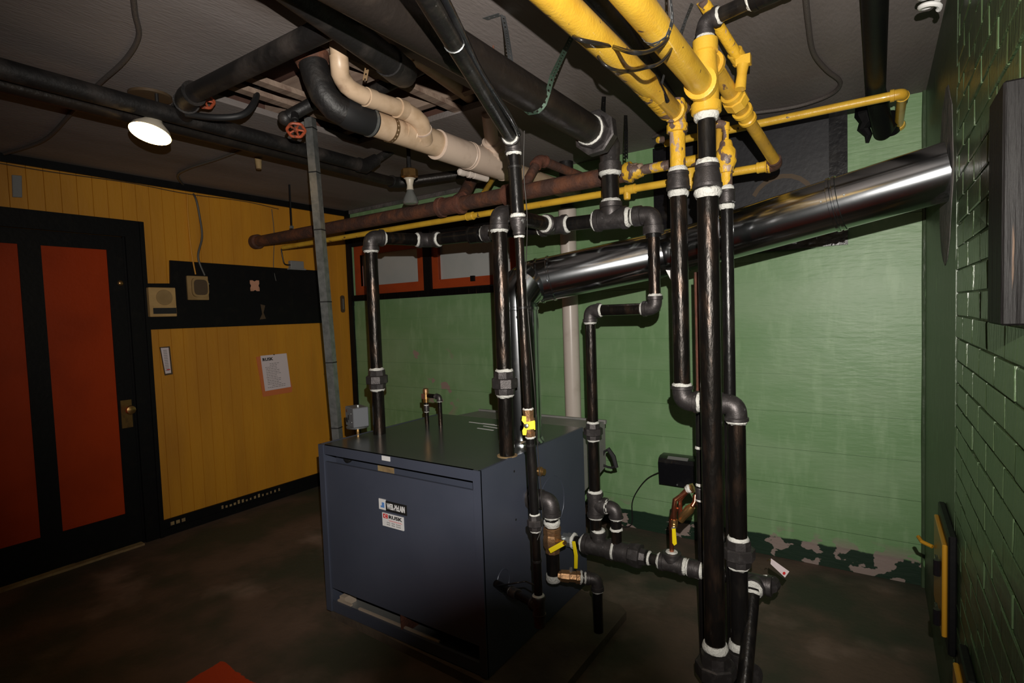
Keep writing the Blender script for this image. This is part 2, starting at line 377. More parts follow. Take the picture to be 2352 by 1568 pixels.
def strap_geo(pts, wd, width=.019, pitch=.019):
    """perforated steel strap: two edge strips and rungs, real holes"""
    g = G(); wd = V(wd).normalized(); pts = [V(p) for p in pts]
    ls = [0]
    for i in range(1, len(pts)): ls.append(ls[-1]+(pts[i]-pts[i-1]).length)
    def at(t):
        for i in range(1, len(pts)):
            if t <= ls[i]+1e-9: return pts[i-1].lerp(pts[i], (t-ls[i-1])/max(1e-9, ls[i]-ls[i-1])), (pts[i]-pts[i-1]).normalized()
        return pts[-1], (pts[-1]-pts[-2]).normalized()
    n = max(2, int(ls[-1]/pitch)); th_ = .0012
    def quad(t0, t1, w0, w1):
        a, ta = at(t0); b_, tb = at(t1)
        na = ta.cross(wd).normalized()*th_
        i = len(g.v)
        for q in (a+wd*w0, a+wd*w1, b_+wd*w1, b_+wd*w0): g.v.append(q)
        for q in (a+wd*w0, a+wd*w1, b_+wd*w1, b_+wd*w0): g.v.append(q+na)
        for f in ((0, 1, 2, 3), (7, 6, 5, 4), (0, 4, 5, 1), (1, 5, 6, 2), (2, 6, 7, 3), (3, 7, 4, 0)): g.f.append(tuple(i+k for k in f))
    hw = width/2; hh = width*.17
    for k in range(n):
        t0 = ls[-1]*k/n; t1 = ls[-1]*(k+1)/n; mm = t0+(t1-t0)*.62
        quad(t0, t1, -hw, -hh); quad(t0, t1, hh, hw); quad(t0, mm, -hh, hh)
    return g
def text_mesh(txt, size, origin, ux, uz, depth=.0006, bold=0):
    cu = bpy.data.curves.new('txt', 'FONT'); cu.body = txt; cu.size = size; cu.extrude = depth; cu.offset = bold; cu.resolution_u = 2
    cu.align_x = 'CENTER'; cu.align_y = 'CENTER'
    ob = bpy.data.objects.new('txt', cu); C.objects.link(ob); dg = bpy.context.evaluated_depsgraph_get(); dg.update()
    me = bpy.data.meshes.new_from_object(ob.evaluated_get(dg)); bpy.data.objects.remove(ob)
    g = G(); ux = V(ux).normalized(); uz = V(uz).normalized(); nn_ = ux.cross(uz)
    g.v = [V(origin)+ux*v.co.x+uz*v.co.y+nn_*v.co.z for v in me.vertices]; g.f = [tuple(p.vertices) for p in me.polygons]
    bpy.data.meshes.remove(me); return g
X, Y, Z = V((1, 0, 0)), V((0, 1, 0)), V((0, 0, 1))

# ================================================================== STRUCTURE
Y0 = -1.3
struct('floor', G().bb(XL-.1, XR+.1, Y0, YB+.1, -.08, 0), 'floor', label='dark stained concrete floor with an orange paint patch')
hx0, hx1, hy0, hy1 = -2.56, -1.56, 1.26, 2.22
g = G()
for a in ((XL-.1, hx0, Y0, YB+.1), (hx1, XR+.1, Y0, YB+.1), (hx0, hx1, Y0, hy0), (hx0, hx1, hy1, YB+.1)): g.bb(*a, ZC, ZC+.03)
ceil = struct('ceiling', g, 'ceil', label='stained grey plaster ceiling with a cut opening')
g = G().bb(hx0-.15, hx1+.15, hy0-.15, hy1+.15, ZC+.19, ZC+.21)
part('cavity_board', g, 'woodred', ceil)
g = G()
for a in ((hx0-.15, hx0-.13, hy0-.15, hy1+.15), (hx1+.13, hx1+.15, hy0-.15, hy1+.15), (hx0-.15, hx1+.15, hy0-.15, hy0-.13), (hx0-.15, hx1+.15, hy1+.13, hy1+.15)): g.bb(*a, ZC+.03, ZC+.19)
part('cavity_side', g, 'woodred', ceil)
for yy in (1.34, 1.70, 2.10): part('joist', G().bb(hx0-.12, hx1+.12, yy, yy+.045, ZC+.035, ZC+.18), 'wood', ceil)
for xx in (-2.42, -2.28, -1.82): part('furring_strip', G().bb(xx, xx+.05, hy0-.1, hy1+.1, ZC+.008, ZC+.032), 'wood', ceil)
# back wall: board-marked concrete bands around the window opening
wx0, wx1, wz0, wz1 = -4.19, Yp(1190, 640, YB).x, 1.715, 2.26
g = G(); g.bb(XL, XR, YB+.006, YB+.12, 0, wz0); g.bb(XL, XR, YB+.006, YB+.12, wz1, ZC); g.bb(XL, wx0, YB+.006, YB+.12, wz0, wz1); g.bb(wx1, XR, YB+.006, YB+.12, wz0, wz1)
wb = struct('wall_back', g, 'green', label='green painted board-marked concrete wall')
zs = [0, .22, .45, .66, .88, 1.10, 1.31, 1.50, 1.64, 1.76, 1.81, 1.95, 2.10, 2.30, ZC]
for i in range(len(zs)-1):
    z0, z1 = zs[i]+.0012, zs[i+1]-.0012; off = random.uniform(-.0015, .002)
    segs = [(XL, XR)] if (z1 < wz0 or z0 > wz1) else [(wx1, XR)]
    g = G()
    for x0, x1 in segs: g.bb(x0, x1, YB+off, YB+.007, z0, z1)
    part('board_mark', g, 'green', wb)
# left wall: vertical yellow boards
dy0, dy1, dz1 = .34, 1.60, 2.12
wl = struct('wall_left', G().bb(XL-.12, XL-.012, Y0, dy0, 0, ZC).bb(XL-.12, XL-.012, dy1, YB+.1, 0, ZC).bb(XL-.12, XL-.012, dy0, dy1, dz1, ZC).bb(XL-.12, XL-.08, dy0, dy1, 0, dz1), 'darkbrown', label='yellow painted vertical board wall')
dy0, dy1, dz1 = .34, 1.60, 2.12
yy = Y0; pw = .083
while yy < YB:
    y1 = min(yy+pw, YB)
    if y1 > .2:
        z0 = 0 if (yy > dy1 or y1 < dy0) else dz1
        g = G(); x0 = XL-.012; x1 = XL; c_ = .002
        g.prism([(x0, yy+.0005, z0), (x1-.003, yy+.0005, z0), (x1, yy+c_, z0), (x1, y1-c_, z0), (x1-.003, y1-.0005, z0), (x0, y1-.0005, z0)], (0, 0, ZC-z0))
        part('plank', g, 'plank', wl, 0)
    yy += pw
# right wall: green painted brick (left end rendered)
wr = struct('wall_right', G().bb(XR+.005, XR+.12, Y0, YB+.1, 0, ZC), 'joint', label='dark green painted brick wall')
yS = 2.17
part('render_strip', G().bb(XR-.0005, XR+.006, yS, YB, 0, ZC), 'greenstrip', wr)
part('render_strip', G().bb(XR-.0005, XR+.006, Y0, .86, 0, ZC), 'greenstrip', wr)
bms = []
for k in range(5):
    g = G(); hl, hh, c_ = .1005-.001*k, .0315, .003+.001*(k % 3); d0, d1 = .006, .0012-.0012*random.random()
    j = lambda: random.uniform(-.0012, .0012)
    g.v = [V((d0, -hl, -hh)), V((d0, hl, -hh)), V((d0, hl, hh)), V((d0, -hl, hh)), V((.001, -hl, -hh)), V((.001, hl, -hh)), V((.001, hl, hh)), V((.001, -hl, hh))]
    g.v += [V((d1+j(), -hl+c_+j(), -hh+c_+j())), V((d1+j(), hl-c_+j(), -hh+c_+j())), V((d1+j(), hl-c_+j(), hh-c_+j())), V((d1+j(), -hl+c_+j(), hh-c_+j()))]
    for q in range(4):
        g.f.append((q, (q+1) % 4, 4+(q+1) % 4, 4+q)); g.f.append((4+q, 4+(q+1) % 4, 8+(q+1) % 4, 8+q))
    g.f.append((8, 9, 10, 11)); o = part('brick', g, 'greenbrick', wr, 0); bms.append(o.data); bpy.data.objects.remove(o)
row = 0; zz = .001
while zz < ZC-.02:
    yy = .86+(.105 if row % 2 else 0)-.105
    while yy < yS:
        a0, a1 = max(yy, .862), min(yy+.21, yS)
        if a1-a0 > .03:
            o = bpy.data.objects.new('brick', random.choice(bms)); C.objects.link(o); o.parent = wr
            o.location = (XR+random.uniform(-.0012, .0012), (a0+a1)/2, zz+.034); o.scale = (1, (a1-a0-.009)/.201, 1.0)
            o.rotation_euler = (random.uniform(-.006, .006), 0, random.uniform(-.006, .006))
        yy += .21
    zz += .069; row += 1
struct('wall_front', G().bb(XL-.1, XR+.1, Y0-.1, Y0, 0, ZC), 'greenstrip', label='unseen wall behind the camera')

# mouldings
g = G().bb(XL, XL+.018, .2, YB, ZC-.05, ZC); struct('trim_1', g, 'matteblack', label='black moulding along the top of the yellow wall')
g = G().bb(XL+.02, -2.55, YB-.012, YB+.004, ZC-.035, ZC-.002); struct('trim_lit_edge', g, 'mortar', label='pale strip standing in for the lit ceiling edge at the back wall')  # added pale strip, imitates the ceiling edge catching light
g = G().bb(XL, wx0, YB-.02, YB+.004, 0, ZC); struct('trim_3', g, 'matteblack', label='black corner board between yellow and green walls')
g = G().tube([(XR-.004, YB-.006, z) for z in (0, .4, .8, 1.2, 1.6, 2.0, 2.4, ZC)], [.012, .011, .014, .011, .013, .012, .015, .012], 10); struct('trim_4', g, 'greenstrip', label='green caulked bead in the far right corner')
g = G().bb(XL, XL+.018, dy1+.11, YB-.02, 0, .115); g.bb(XL, XL+.026, dy1+.11, YB-.02, 0, .05); bl = struct('baseboard_left', g, 'matteblack', label='black baseboard with scuffed patches')
for i in range(15):
    y_ = Xp(505+i*9.5, 1150, XL).y; part('bare_patch', G().bb(XL+.0183, XL+.0192, y_, y_+random.uniform(.012, .02), .068, .068+random.uniform(.015, .03)), 'tan', bl)
for i in range(3):
    y_ = Xp(388+i*13, 1185, XL).y; part('bare_patch', G().bb(XL+.0183, XL+.0192, y_, y_+.025, .065, .09), 'tan', bl)

# door in the left wall
d = struct('door_1', G().bb(XL-.035, XL-.02, dy0, dy1, 0, dz1), 'matteblack', label='orange and black panelled door')
pR0, pR1 = Xp(95, 700, XL).y+.02, Xp(255, 700, XL).y; pL1 = Xp(52, 700, XL).y+.0; pL0 = pL1-.36
zt = Xp(170, 568, XL).z; zb = Xp(290, 1180, XL).z
for a, c_ in ((pL0, pL1), (pR0, pR1)): part('panel', G().bb(XL-.022, XL-.014, a, c_, zb, zt), 'orange', d)
for a, c_ in ((dy0, pL0), (pL1, pR0), (pR1, dy1)): part('stile', G().bb(XL-.022, XL-.004, a, c_, 0.01, dz1-.01), 'matteblack', d)
for a, c_ in ((.01, zb), (zt, dz1-.01)): part('rail', G().bb(XL-.022, XL-.004, pL0, pL1, a, c_), 'matteblack', d); part('rail', G().bb(XL-.022, XL-.004, pR0, pR1, a, c_), 'matteblack', d)
kp = Xp(292, 950, XL+.0)
lp_ = part('lock_plate', G().bb(XL-.004, XL+.003, kp.y-.035, kp.y+.03, kp.z-.095, kp.z+.095), 'brass', d, label='tall brass lock plate')
part('knob', G().lathe((XL+.003, kp.y+.005, kp.z+.03), X, [(0, .012), (.02, .011), (.03, .02), (.045, .031), (.06, .027), (.066, .008)], 16), 'brass', lp_, label='round brass doorknob')
bp_ = Xp(277, 650, XL); part('deadbolt', G().lathe((XL-.004, bp_.y, bp_.z), X, [(0, .018), (.006, .018), (.012, .012), (.014, .004)], 14), 'brass', d)
g = G().bb(XL, XL+.02, dy1, dy1+.11, 0, Xp(325, 510, XL).z); g.bb(XL, XL+.02, dy0-.1, dy1, dz1, Xp(325, 510, XL).z+.0); g.bb(XL+.02, XL+.034, dy1+.085, dy1+.112, 0, 2.23)
g.bb(XL-.03, XL+.0, dy1-.012, dy1, 0, dz1)
struct('trim_5', g, 'matteblack', label='black door casing')
g = G()
for i in range(9):
    y_ = .45+i*.125; g.box((XL+.03, y_+.06, .006), (.05+.01*random.random(), .128, .014+.006*random.random()))
struct('trim_6', g, 'tan', label='crumbled tan filler along the door threshold')

# windows in the back wall
def window(name, x0, x1, z0, z1, fw, lab):
    wf = struct(name, G().bb(x0, x1, YB+.06, YB+.075, z0, z1), 'matteblack', label=lab)
    part('pane', G().bb(x0+fw, x1-fw, YB+.045, YB+.052, z0+fw, z1-fw), 'lightcord', wf)
    g = G(); f0, f1 = YB+.018, YB+.06
    g.bb(x0, x1, f0, f1, z0, z0+fw); g.bb(x0, x1, f0, f1, z1-fw, z1); g.bb(x0, x0+fw, f0, f1, z0+fw, z1-fw); g.bb(x1-fw, x1, f0, f1, z0+fw, z1-fw)
    sa_ = part('sash', g, 'orange_frame', wf, 0)
    part('glazing_bead', G().bb(x0+fw-.012, x0+fw, f0-.006, f1-.02, z0+fw*.8, z1-fw), 'orange_frame', sa_, 0)
    return wf
a = Yp(820, 660, YB); b_ = Yp(974, 650, YB); c1 = Yp(990, 640, YB); c2 = Yp(1186, 640, YB)
window('window_1', wx0+.01, b_.x, 1.735, 2.20, .085, 'left orange window with pale pane')
w2 = window('window_2', c1.x, wx1-.005, 1.745, 2.20, .075, 'right orange window half hidden by pipes')
hp = Yp(1084, 640, YB); part('window_catch', G().bb(hp.x-.015, hp.x+.02, YB-.004, YB+.02, hp.z-.02, hp.z+.025), 'matteblack', w2)
g = G().bb(b_.x, c1.x, YB-.004, YB+.06, wz0, wz1); g.bb(wx0, wx1, YB-.004, YB+.06, 2.20, 2.40)
struct('trim_7', g, 'matteblack', label='black mullion and head board of the windows')
g = G().bb(wx0, wx1+.02, YB-.028, YB+.06, 1.68, 1.735); struct('trim_8', g, 'wood_black', label='scuffed black window sill')

# black framed panel on the back wall
pa, pb = Yp(1505, 440, YB).x, Yp(1948, 563, YB).x
pn = thing('framed_panel', 'large black painted framed panel on the green wall behind the flue', 'panel', ((pa+pb)/2, YB, 1.815))
part('board', G().bb(pa, pb, YB-.018, YB-.003, 1.815, 2.53), 'blackpanel', pn)
g = G().bb(pa, pb, YB-.032, YB-.018, 1.815, 1.90); g.bb(pb-.085, pb, YB-.032, YB-.018, 1.90, 2.53); g.bb(pa, pa+.085, YB-.032, YB-.018, 1.9, 2.53); part('frame', g, 'blackgloss', pn, 0)
q = Yp(1795, 440, YB-.02); pts = []
for i in range(9): t = math.radians(20+i*17); pts.append(V((q.x+.17*math.cos(t), YB-.0195, q.z-.06+.16*math.sin(t))))
for i in range(9): t = math.radians(20+(8-i)*17); pts.append(V((q.x+.15*math.cos(t), YB-.0195, q.z-.07+.145*math.sin(t))))
part('scuff_mark', G().prism(pts, (0, .0015, 0)), 'darkbrown', pn, 0)

# mortar collar where the flue enters the right wall
fw = Xp(2180, 392, XR)
g = G(); ring = []
random.seed(3)
for i in range(20):
    t = 2*math.pi*i/20; ry = .17+random.uniform(-.02, .03); rz = .18+random.uniform(-.02, .04)
    if math.sin(t) < -.5: rz += .10
    if math.sin(t) > .5: rz += .12
    ring.append((XR-.0022, fw.y+.10+(ry+.06)*math.cos(t), fw.z+rz*math.sin(t)))
g.prism(ring, (.0016, 0, 0)); solo('mortar_patch', g, 'mortar', 'rough grey mortar patch on the brick wall around the flue end', 'patch')

# ================================================================== BOILER
bx0, bx1, by0, by1, bz0, bz1 = -2.31, -1.297, 1.655, 2.55, .045, .89
pad = solo('concrete_pad', G().prism([(-2.30, 1.665, 0), (-1.02, 1.62, 0), (-1.015, 2.40, 0), (-1.06, 2.44, 0), (-2.30, 2.60, 0)], (0, 0, .04)), 'pad', 'low concrete pad under the blue boiler', 'pad', smooth=0)
bo = thing('boiler', 'slate blue cabinet boiler with white stickers on its front panel', 'boiler', ((bx0+bx1)/2, (by0+by1)/2, .04))
t_ = .012
part('side_panel', G().bb(bx0, bx0+t_, by0, by1, bz0, bz1).bb(bx0, bx0+.038, by0-.006, by0+.006, bz0, bz1), 'boiler', bo, 0)
g = G().bb(bx1-t_, bx1, by0, by1, bz0, bz1).bb(bx1-.035, bx1, by0-.006, by0+.006, bz0, bz1); part('side_panel', g, 'boiler', bo, 0)
part('top_panel', G().bb(bx0+t_, bx1-t_, by0, by1, bz1-.014, bz1-.002), 'boiler_top', bo, 0)
part('top_rail', G().bb(bx0+.03, bx1-.03, by0-.002, by0+.012, bz1-.046, bz1-.002), 'boiler', bo, 0)
part('inner_panel', G().bb(bx0+.03, bx1-.03, by0+.075, by0+.085, bz0+.12, bz1-.014), 'boiler', bo, 0)
fp_ = part('front_panel', G().bb(bx0+.038, bx1-.035, by0+.002, by0+.016, .165, .805), 'boiler', bo, 0)
part('base_rail', G().bb(bx0+.01, bx1-.01, by0+.0, by0+.014, bz0, .095), 'boiler', bo, 0)
part('base_tray', G().bb(bx0+.012, bx1-.012, by0+.014, by1, bz0+.003, bz0+.02), 'hood', bo, 0)
part('rear_panel', G().bb(bx0+t_, bx1-t_, by1-.012, by1, bz0+.02, bz1-.014), 'boiler', bo, 0)
for k in (0, .12): 
    x_ = bx0+.06+k*1.3; part('insulation_strip', G().bb(x_, x_+(.10 if k == 0 else .52), by0+.016, by0+.028, .093, .101), 'insul', bo, 0)
part('insulation_block', G().bb(bx0+.06, bx0+.10, by0+.03, by0+.10, .066, .115), 'insul', bo, 0)
part('burner_divider', G().bb(bx0+.52, bx0+.526, by0+.004, by0+.12, .066, .165), 'rust_red', bo, 0)
s_ = Yp(886, 1074, by0+.07); part('instruction_sticker', G().bb(s_.x-.058, s_.x+.05, by0+.0725, by0+.0752, s_.z-.03, s_.z+.03), 'tan', bo, 0, label='faded yellow sticker above the door')
part('keyhole', G().lathe((s_.x+.003, by0+.0725, s_.z+.012), -Y, [(0, .004), (.001, .004)], 8), 'ink', bo)
s_ = Yp(888, 1053, by0); part('small_tag', G().bb(s_.x-.027, s_.x+.025, by0-.0045, by0-.002, s_.z-.009, s_.z+.012), 'white', bo, 0)
s_ = Yp(780, 1052, by0+.02); part('gauge', G().lathe((s_.x, by0+.074, s_.z-.004), -Y, [(0, .030), (.012, .030), (.014, .024), (.016, .022)], 20), 'ink', bo)
# maker's plate and service sticker
s_ = Yp(901, 1164, by0); px_ = .0
nx0, nx1 = Yp(871, 1158, by0).x, Yp(934, 1170, by0).x; zc_ = s_.z
pl = part('name_plate', G().bb(nx0+.045, nx1, by0-.002, by0+.002, zc_-.024, zc_+.022), 'ink', fp_, 0, label='black maker plate with white letters')
tx = text_mesh('WEIL-McLAIN', .036, (0, 0, 0), X, Z, .0005, .0012)
xs = [v.x for v in tx.v]; sc_ = (nx1-nx0-.062)/(max(xs)-min(xs)); cx_ = (nx0+.045+nx1)/2
tx.v = [V((v.x*sc_+cx_, by0-.0028+v.y, v.z*1.0+zc_-.001)) for v in tx.v]; part('plate_letters', tx, 'white', fp_, 0)
part('logo_square', G().bb(nx0, nx0+.042, by0-.002, by0+.002, zc_-.022, zc_+.026), 'white', fp_, 0)
part('logo_mark', G().bb(nx0+.020, nx0+.036, by0-.0026, by0-.002, zc_-.012, zc_+.012).bb(nx0+.012, nx0+.020, by0-.0026, by0-.002, zc_-.012, zc_-.004), 'blueink', fp_, 0)
q0 = Yp(878, 1170, by0); q1 = Yp(928, 1222, by0)
sx0, sx1, sz0, sz1 = q0.x, q1.x, q1.z+.006, q0.z-.012
part('service_sticker', G().bb(sx0, sx1, by0-.002, by0+.002, sz0, sz1), 'white', fp_, 0, label='white service sticker with red logo')
W_, H_ = sx1-sx0, sz1-sz0
part('sticker_logo', G().bb(sx0+W_*.05, sx0+W_*.27, by0-.0026, by0-.002, sz1-H_*.38, sz1-H_*.05), 'redink', fp_, 0)
def flat_text(txt, cx, cz, wid, hgt, m, parent, yy, bold=.001, name='lettering'):
    t = text_mesh(txt, .05, (0, 0, 0), X, Z, .0003, bold)
    xs = [v.x for v in t.v]; zs_ = [v.z for v in t.v]
    sx = wid/(max(xs)-min(xs)); sz = hgt/(max(zs_)-min(zs_)); mx = (max(xs)+min(xs))/2; mz = (max(zs_)+min(zs_))/2
    t.v = [V(((v.x-mx)*sx+cx, yy+v.y, (v.z-mz)*sz+cz)) for v in t.v]; return part(name, t, m, parent, 0)
flat_text('C', sx0+W_*.16, sz1-H_*.21, W_*.13, H_*.22, 'white', fp_, by0-.0030)
flat_text('RUSK', sx0+W_*.64, sz1-H_*.21, W_*.64, H_*.27, 'ink', fp_, by0-.0026, .002)
g = G(); random.seed(11)          # print too blurred in the photograph to be read
for r_, (zf, n_, w0, w1) in enumerate(((.47, 13, .30, .92), (.52, 16, .34, .96))):
    for k in range(n_): x_ = sx0+W_*(w0+(w1-w0)*k/n_); g.bb(x_, x_+W_*.022, by0-.0026, by0-.002, sz1-H_*(zf+.018), sz1-H_*(zf-.012))
part('red_print', g, 'redink', fp_, 0)
g = G()
for zf in (.66, .82):
    for w0, n_ in ((.22, 3), (.45, 3), (.67, 4)):
        for k in range(n_): x_ = sx0+W_*(w0+.055*k); g.bb(x_, x_+W_*.035, by0-.0026, by0-.002, sz1-H_*(zf+.045), sz1-H_*(zf-.03)); 
part('grey_print', g, 'inkgrey', fp_, 0)
# details on the right side
for p in ((1181, 1082), (1185, 1193)):
    q = Xp(*p, bx1); part('screw_hole', G().lathe(q, X, [(0, .005), (.001, .005)], 10), 'ink', bo)
def side_ring(px, py, ry, rz, m='boiler', n=28, w_=.003):
    q = Xp(px, py, bx1); g = G(); g.tube([V((bx1, q.y+ry*math.cos(2*math.pi*i/n), q.z+rz*math.sin(2*math.pi*i/n))) for i in range(n+1)], w_, 6, False); return g
part('knockout_ring', side_ring(1156, 1334, .045, .05), 'boiler', bo); q = Xp(1156, 1334, bx1); part('knockout', G().lathe(q, X, [(0, .042), (.0015, .042)], 24), 'boiler', bo)
part('embossed_ring', side_ring(1268, 1155, .12, .13, w_=.0015), 'boiler', bo)
q = Xp(1238, 1082, bx1); part('side_plug', G().lathe(q, X, [(0, .022), (.012, .022), (.018, .016), (.03, .015)], 12), 'brass', bo)
q = Xp(1222, 1140, bx1)
for p in ((1105, 937),): pass
for (pa, pb) in (((1078, 968), (1150, 977)), ((1108, 971), (1135, 974)), ((1111, 977), (1148, 983)), ((1097, 982), (1133, 987))):
    a_, b__ = Zp(*pa, bz1), Zp(*pb, bz1); d_ = (b__-a_).normalized(); n_ = Z.cross(d_)*.005
    part('top_label', G().prism([a_-n_-Z*.002, b__-n_-Z*.002, b__+n_-Z*.002, a_+n_-Z*.002], Z*.001), 'white', bo, 0)
q = Zp(1140, 1034, bz1); part('gasket', G().lathe((-1.337, 1.90, bz1-.002), Z, [(0, .046), (.003, .045)], 12), 'tan', bo)
# draft hood behind
hd = thing('draft_hood', 'grey sheet metal draft hood behind the boiler', 'hood', (-1.78, 2.70, .58))
hx_0, hx_1, hy_0, hy_1 = -2.22, -1.312, 2.552, 2.86
g = G(); g.prism([(hx_0, hy_0, .875), (hx_0, hy_1, .862), (hx_0, hy_1, .60), (hx_0, hy_0, .53)], (hx_1-hx_0, 0, 0)); part('casing', g, 'hood', hd, 0)
part('top_flange', G().bb(hx_0-.008, hx_1+.008, hy_1-.01, hy_1+.008, .85, .872), 'hood', hd, 0)
part('seam', G().bb(hx_1, hx_1+.004, hy_0+.02, hy_1-.02, .72, .73), 'hood', hd, 0)

# ---- shovel handle leaning behind
sh = thing('shovel', 'black D-grip shovel handle poking out behind the boiler', 'shovel', Dp(1310, 1112, 3.3))
A = Dp(1385, 1068, 3.12); B = Dp(1290, 1125, 3.3)
part('shaft', G().tube([A, B], .011, 10), 'rubber', sh)
dd = (A-B).normalized(); up_ = Dp(1385, 1000, 3.12)-A; up_ = (up_-dd*up_.dot(dd)).normalized()
ce = A+dd*.055
pts = [A+up_*.002, A+dd*.02+up_*.03, A+dd*.05+up_*.058, A+dd*.085+up_*.055, A+dd*.095+up_*.04, A+dd*.075-up_*.035, A+dd*.06-up_*.045, A+dd*.03-up_*.028, A-up_*.002]
part('grip_yoke', G().tube([A, A+dd*.015+up_*.035, A+dd*.05+up_*.062, A+dd*.083+up_*.058], .007, 8), 'rubber', sh)
part('grip_yoke', G().tube([A, A+dd*.022-up_*.022, A+dd*.045-up_*.038, A+dd*.07-up_*.042], .007, 8), 'rubber', sh)
part('grip', G().tube([A+dd*.083+up_*.066, A+dd*.088+up_*.01, A+dd*.07-up_*.05], [.012, .0145, .012], 10), 'rubber', sh)

# ---- pressure control box on the left of the boiler
q = Dp(820, 955, 2.93)
cb = thing('control_box', 'grey pressure control box on a brass stub at the boiler top edge', 'box', (q.x, q.y, q.z-.10))
rz = Matrix.Rotation(math.radians(-20), 3, 'Z')
part('case', G().box(q, (.125, .085, .105), rz), 'boxgrey', cb, 0, bevel=.004)
part('base_plate', G().lathe((q.x, q.y, q.z-.068), Z, [(0, .03), (.006, .058), (.014, .060), (.016, .05)], 20), 'zinc', cb)
part('stem', G().tube([(q.x, q.y, q.z-.12), (q.x, q.y, q.z-.06)], .009, 10), 'brass', cb)
part('dial_screw', G().lathe((q.x+.01, q.y, q.z+.0525), Z, [(0, .008), (.008, .008), (.01, .004)], 10), 'zinc', cb)
dv = rz @ V((0, -1, 0)); rv = rz @ V((1, 0, 0))
part('conduit_hole', G().lathe(q+dv*.043-rv*.037-Z*.02, dv, [(0, .014), (.0015, .014)], 16), 'ink', cb)
part('switch', G().box(q+dv*.045+rv*.0-Z*.002, (.012, .006, .024), rz), 'ink', cb, 0)
for a_, c_ in ((.03, .02), (.035, -.025)): part('screw', G().lathe(q+dv*.0425+rv*a_+Z*c_, dv, [(0, .004), (.002, .003)], 8), 'zinc', cb)
part('conduit_hole', G().lathe(q+dv*.043-rv*.037+Z*.03, dv, [(0, .009), (.0012, .009)], 12), 'rust_red', cb)

# ---- relief pipe loop
a = Zp(981, 971, bz1); b_ = Zp(1012, 975, bz1)
rl = thing('relief_pipe', 'small black pipe loop with brass relief valve on the boiler top', 'pipe', (a.x, a.y, bz1))
def zat(pl, py):
    lo, hi = -1, 5
    for _ in range(50):
        mm = (lo+hi)/2; v = V((pl.x, pl.y, mm))-CAM
        if 784+FPX*v.dot(D2)/v.dot(_f) > py: lo = mm
        else: hi = mm
    return lo
za = zat(a, 908)
plumb(rl, V((a.x, a.y, bz1-.004)), V((a.x, a.y, za-.02)), .0125)
coupling(rl, V((a.x, a.y, za-.075)), Z, .0125, .035)
part('relief_valve', G().lathe((a.x, a.y, za-.04), Z, [(0, .016), (.02, .018), (.022, .023), (.05, .022), (.052, .016), (.06, .014)], 12), 'brass', rl)
part('valve_cap', G().lathe((a.x, a.y, za+.016), Z, [(0, .017), (.022, .016), (.026, .010)], 14), 'bronze', rl); part('red_tag', G().box((a.x-.004, a.y-.021, za-.002), (.022, .004, .03)), 'rust_red', rl)
hz = V((b_.x-a.x, b_.y-a.y, 0)); P_ = V((b_.x, b_.y, za+.0))
run(rl, [V((a.x, a.y, za))+hz*.18, P_, V((b_.x, b_.y, bz1-.004))], .0125, 'steel', 'cast')

# ================================================================== GALVANISED FLUE
fl = thing('flue_pipe', 'shiny galvanized flue rising from the boiler and sloping to the right wall', 'pipe', (-1.42, 2.13, bz1))
fb = V((-1.425, 2.15, bz1)); fr = .100; fr1 = .105
ft = V((fb.x, fb.y, zat(fb, 665))); K = Dp(1552, 578, 2.475); Wl = fw+V((.0, 0, 0))
e1 = Dp(1232, 646, (fb-CAM).dot(_f)+.03); d1 = (K-e1).normalized()
part('base_collar', G().lathe(fb-Z*.002, Z, [(0, fr+.012), (.004, fr+.012), (.02, fr+.003), (.025, fr)], 40), 'galv', fl)
part('vertical_duct', G().lathe(fb, Z, [(0, fr), (ft.z-.10-bz1, fr), (ft.z-.097-bz1, fr+.004), (ft.z-.085-bz1, fr+.004), (ft.z-.082-bz1, fr)], 40, False), 'galv', fl)
# gored elbow
cen = V((fb.x, fb.y, ft.z)); p0 = cen-Z*.085; pts = [p0, cen-Z*.03, cen+Z*.012+d1*.02, cen+Z*.035+d1*.065, V(e1)]
part('duct_elbow', G().tube([p0, p0+Z*.05, cen+d1*.03+Z*.0, e1-d1*.03, e1+d1*.0], [fr+.001, fr+.001, fr+.003, fr1+.001, fr1+.001], 40, False), 'galv', fl, 25)
ln1 = (K-e1).length
part('sloped_duct', G().lathe(e1, d1, [(0, fr1+.001), (.012, fr1+.001), (.014, fr1+.006), (.022, fr1+.006), (.024, fr1+.001), (.07, fr1+.001), (.072, fr1+.005), (.08, fr1+.005), (.082, fr1), (ln1-.02, fr1)], 48, False), 'galv', fl, 25)
d2 = (Wl-K).normalized(); ln2 = (Wl-K).length; J = ln2*.62
part('sloped_duct', G().lathe(K-d1*.045, (d1+d2).normalized(), [(0, fr1+.001), (.03, fr1+.004), (.055, fr1+.003), (.09, fr+.002)], 48, False), 'galv', fl, 25)
part('sloped_duct', G().lathe(K+d2*.03, d2, [(0, fr), (J-.008, fr), (J-.006, fr+.005), (J+.004, fr+.005), (J+.006, fr+.001), (J+.012, fr+.001), (J+.014, fr+.005), (J+.024, fr+.005), (J+.026, fr), (ln2-.025, fr)], 48, False), 'galv', fl, 25)
for k in (-.03, .045):
    pp = K+d2*(.03+J+k); nv = (CAM-pp); nv = (nv-d2*nv.dot(d2)).normalized(); nv = (nv+Z*.25).normalized()
    part('sheet_screw', G().lathe(pp+nv*(fr-.001), nv, [(0, .0045), (.003, .003)], 8), 'zinc', fl)
tp = K-d1*.05; vdir = (CAM-tp); vdir = (vdir-d1*vdir.dot(d1)).normalized(); dn = d1.cross(vdir)
if dn.z > 0: dn = -dn
tp = tp+(vdir*.75+dn*.66).normalized()*(fr+.002)
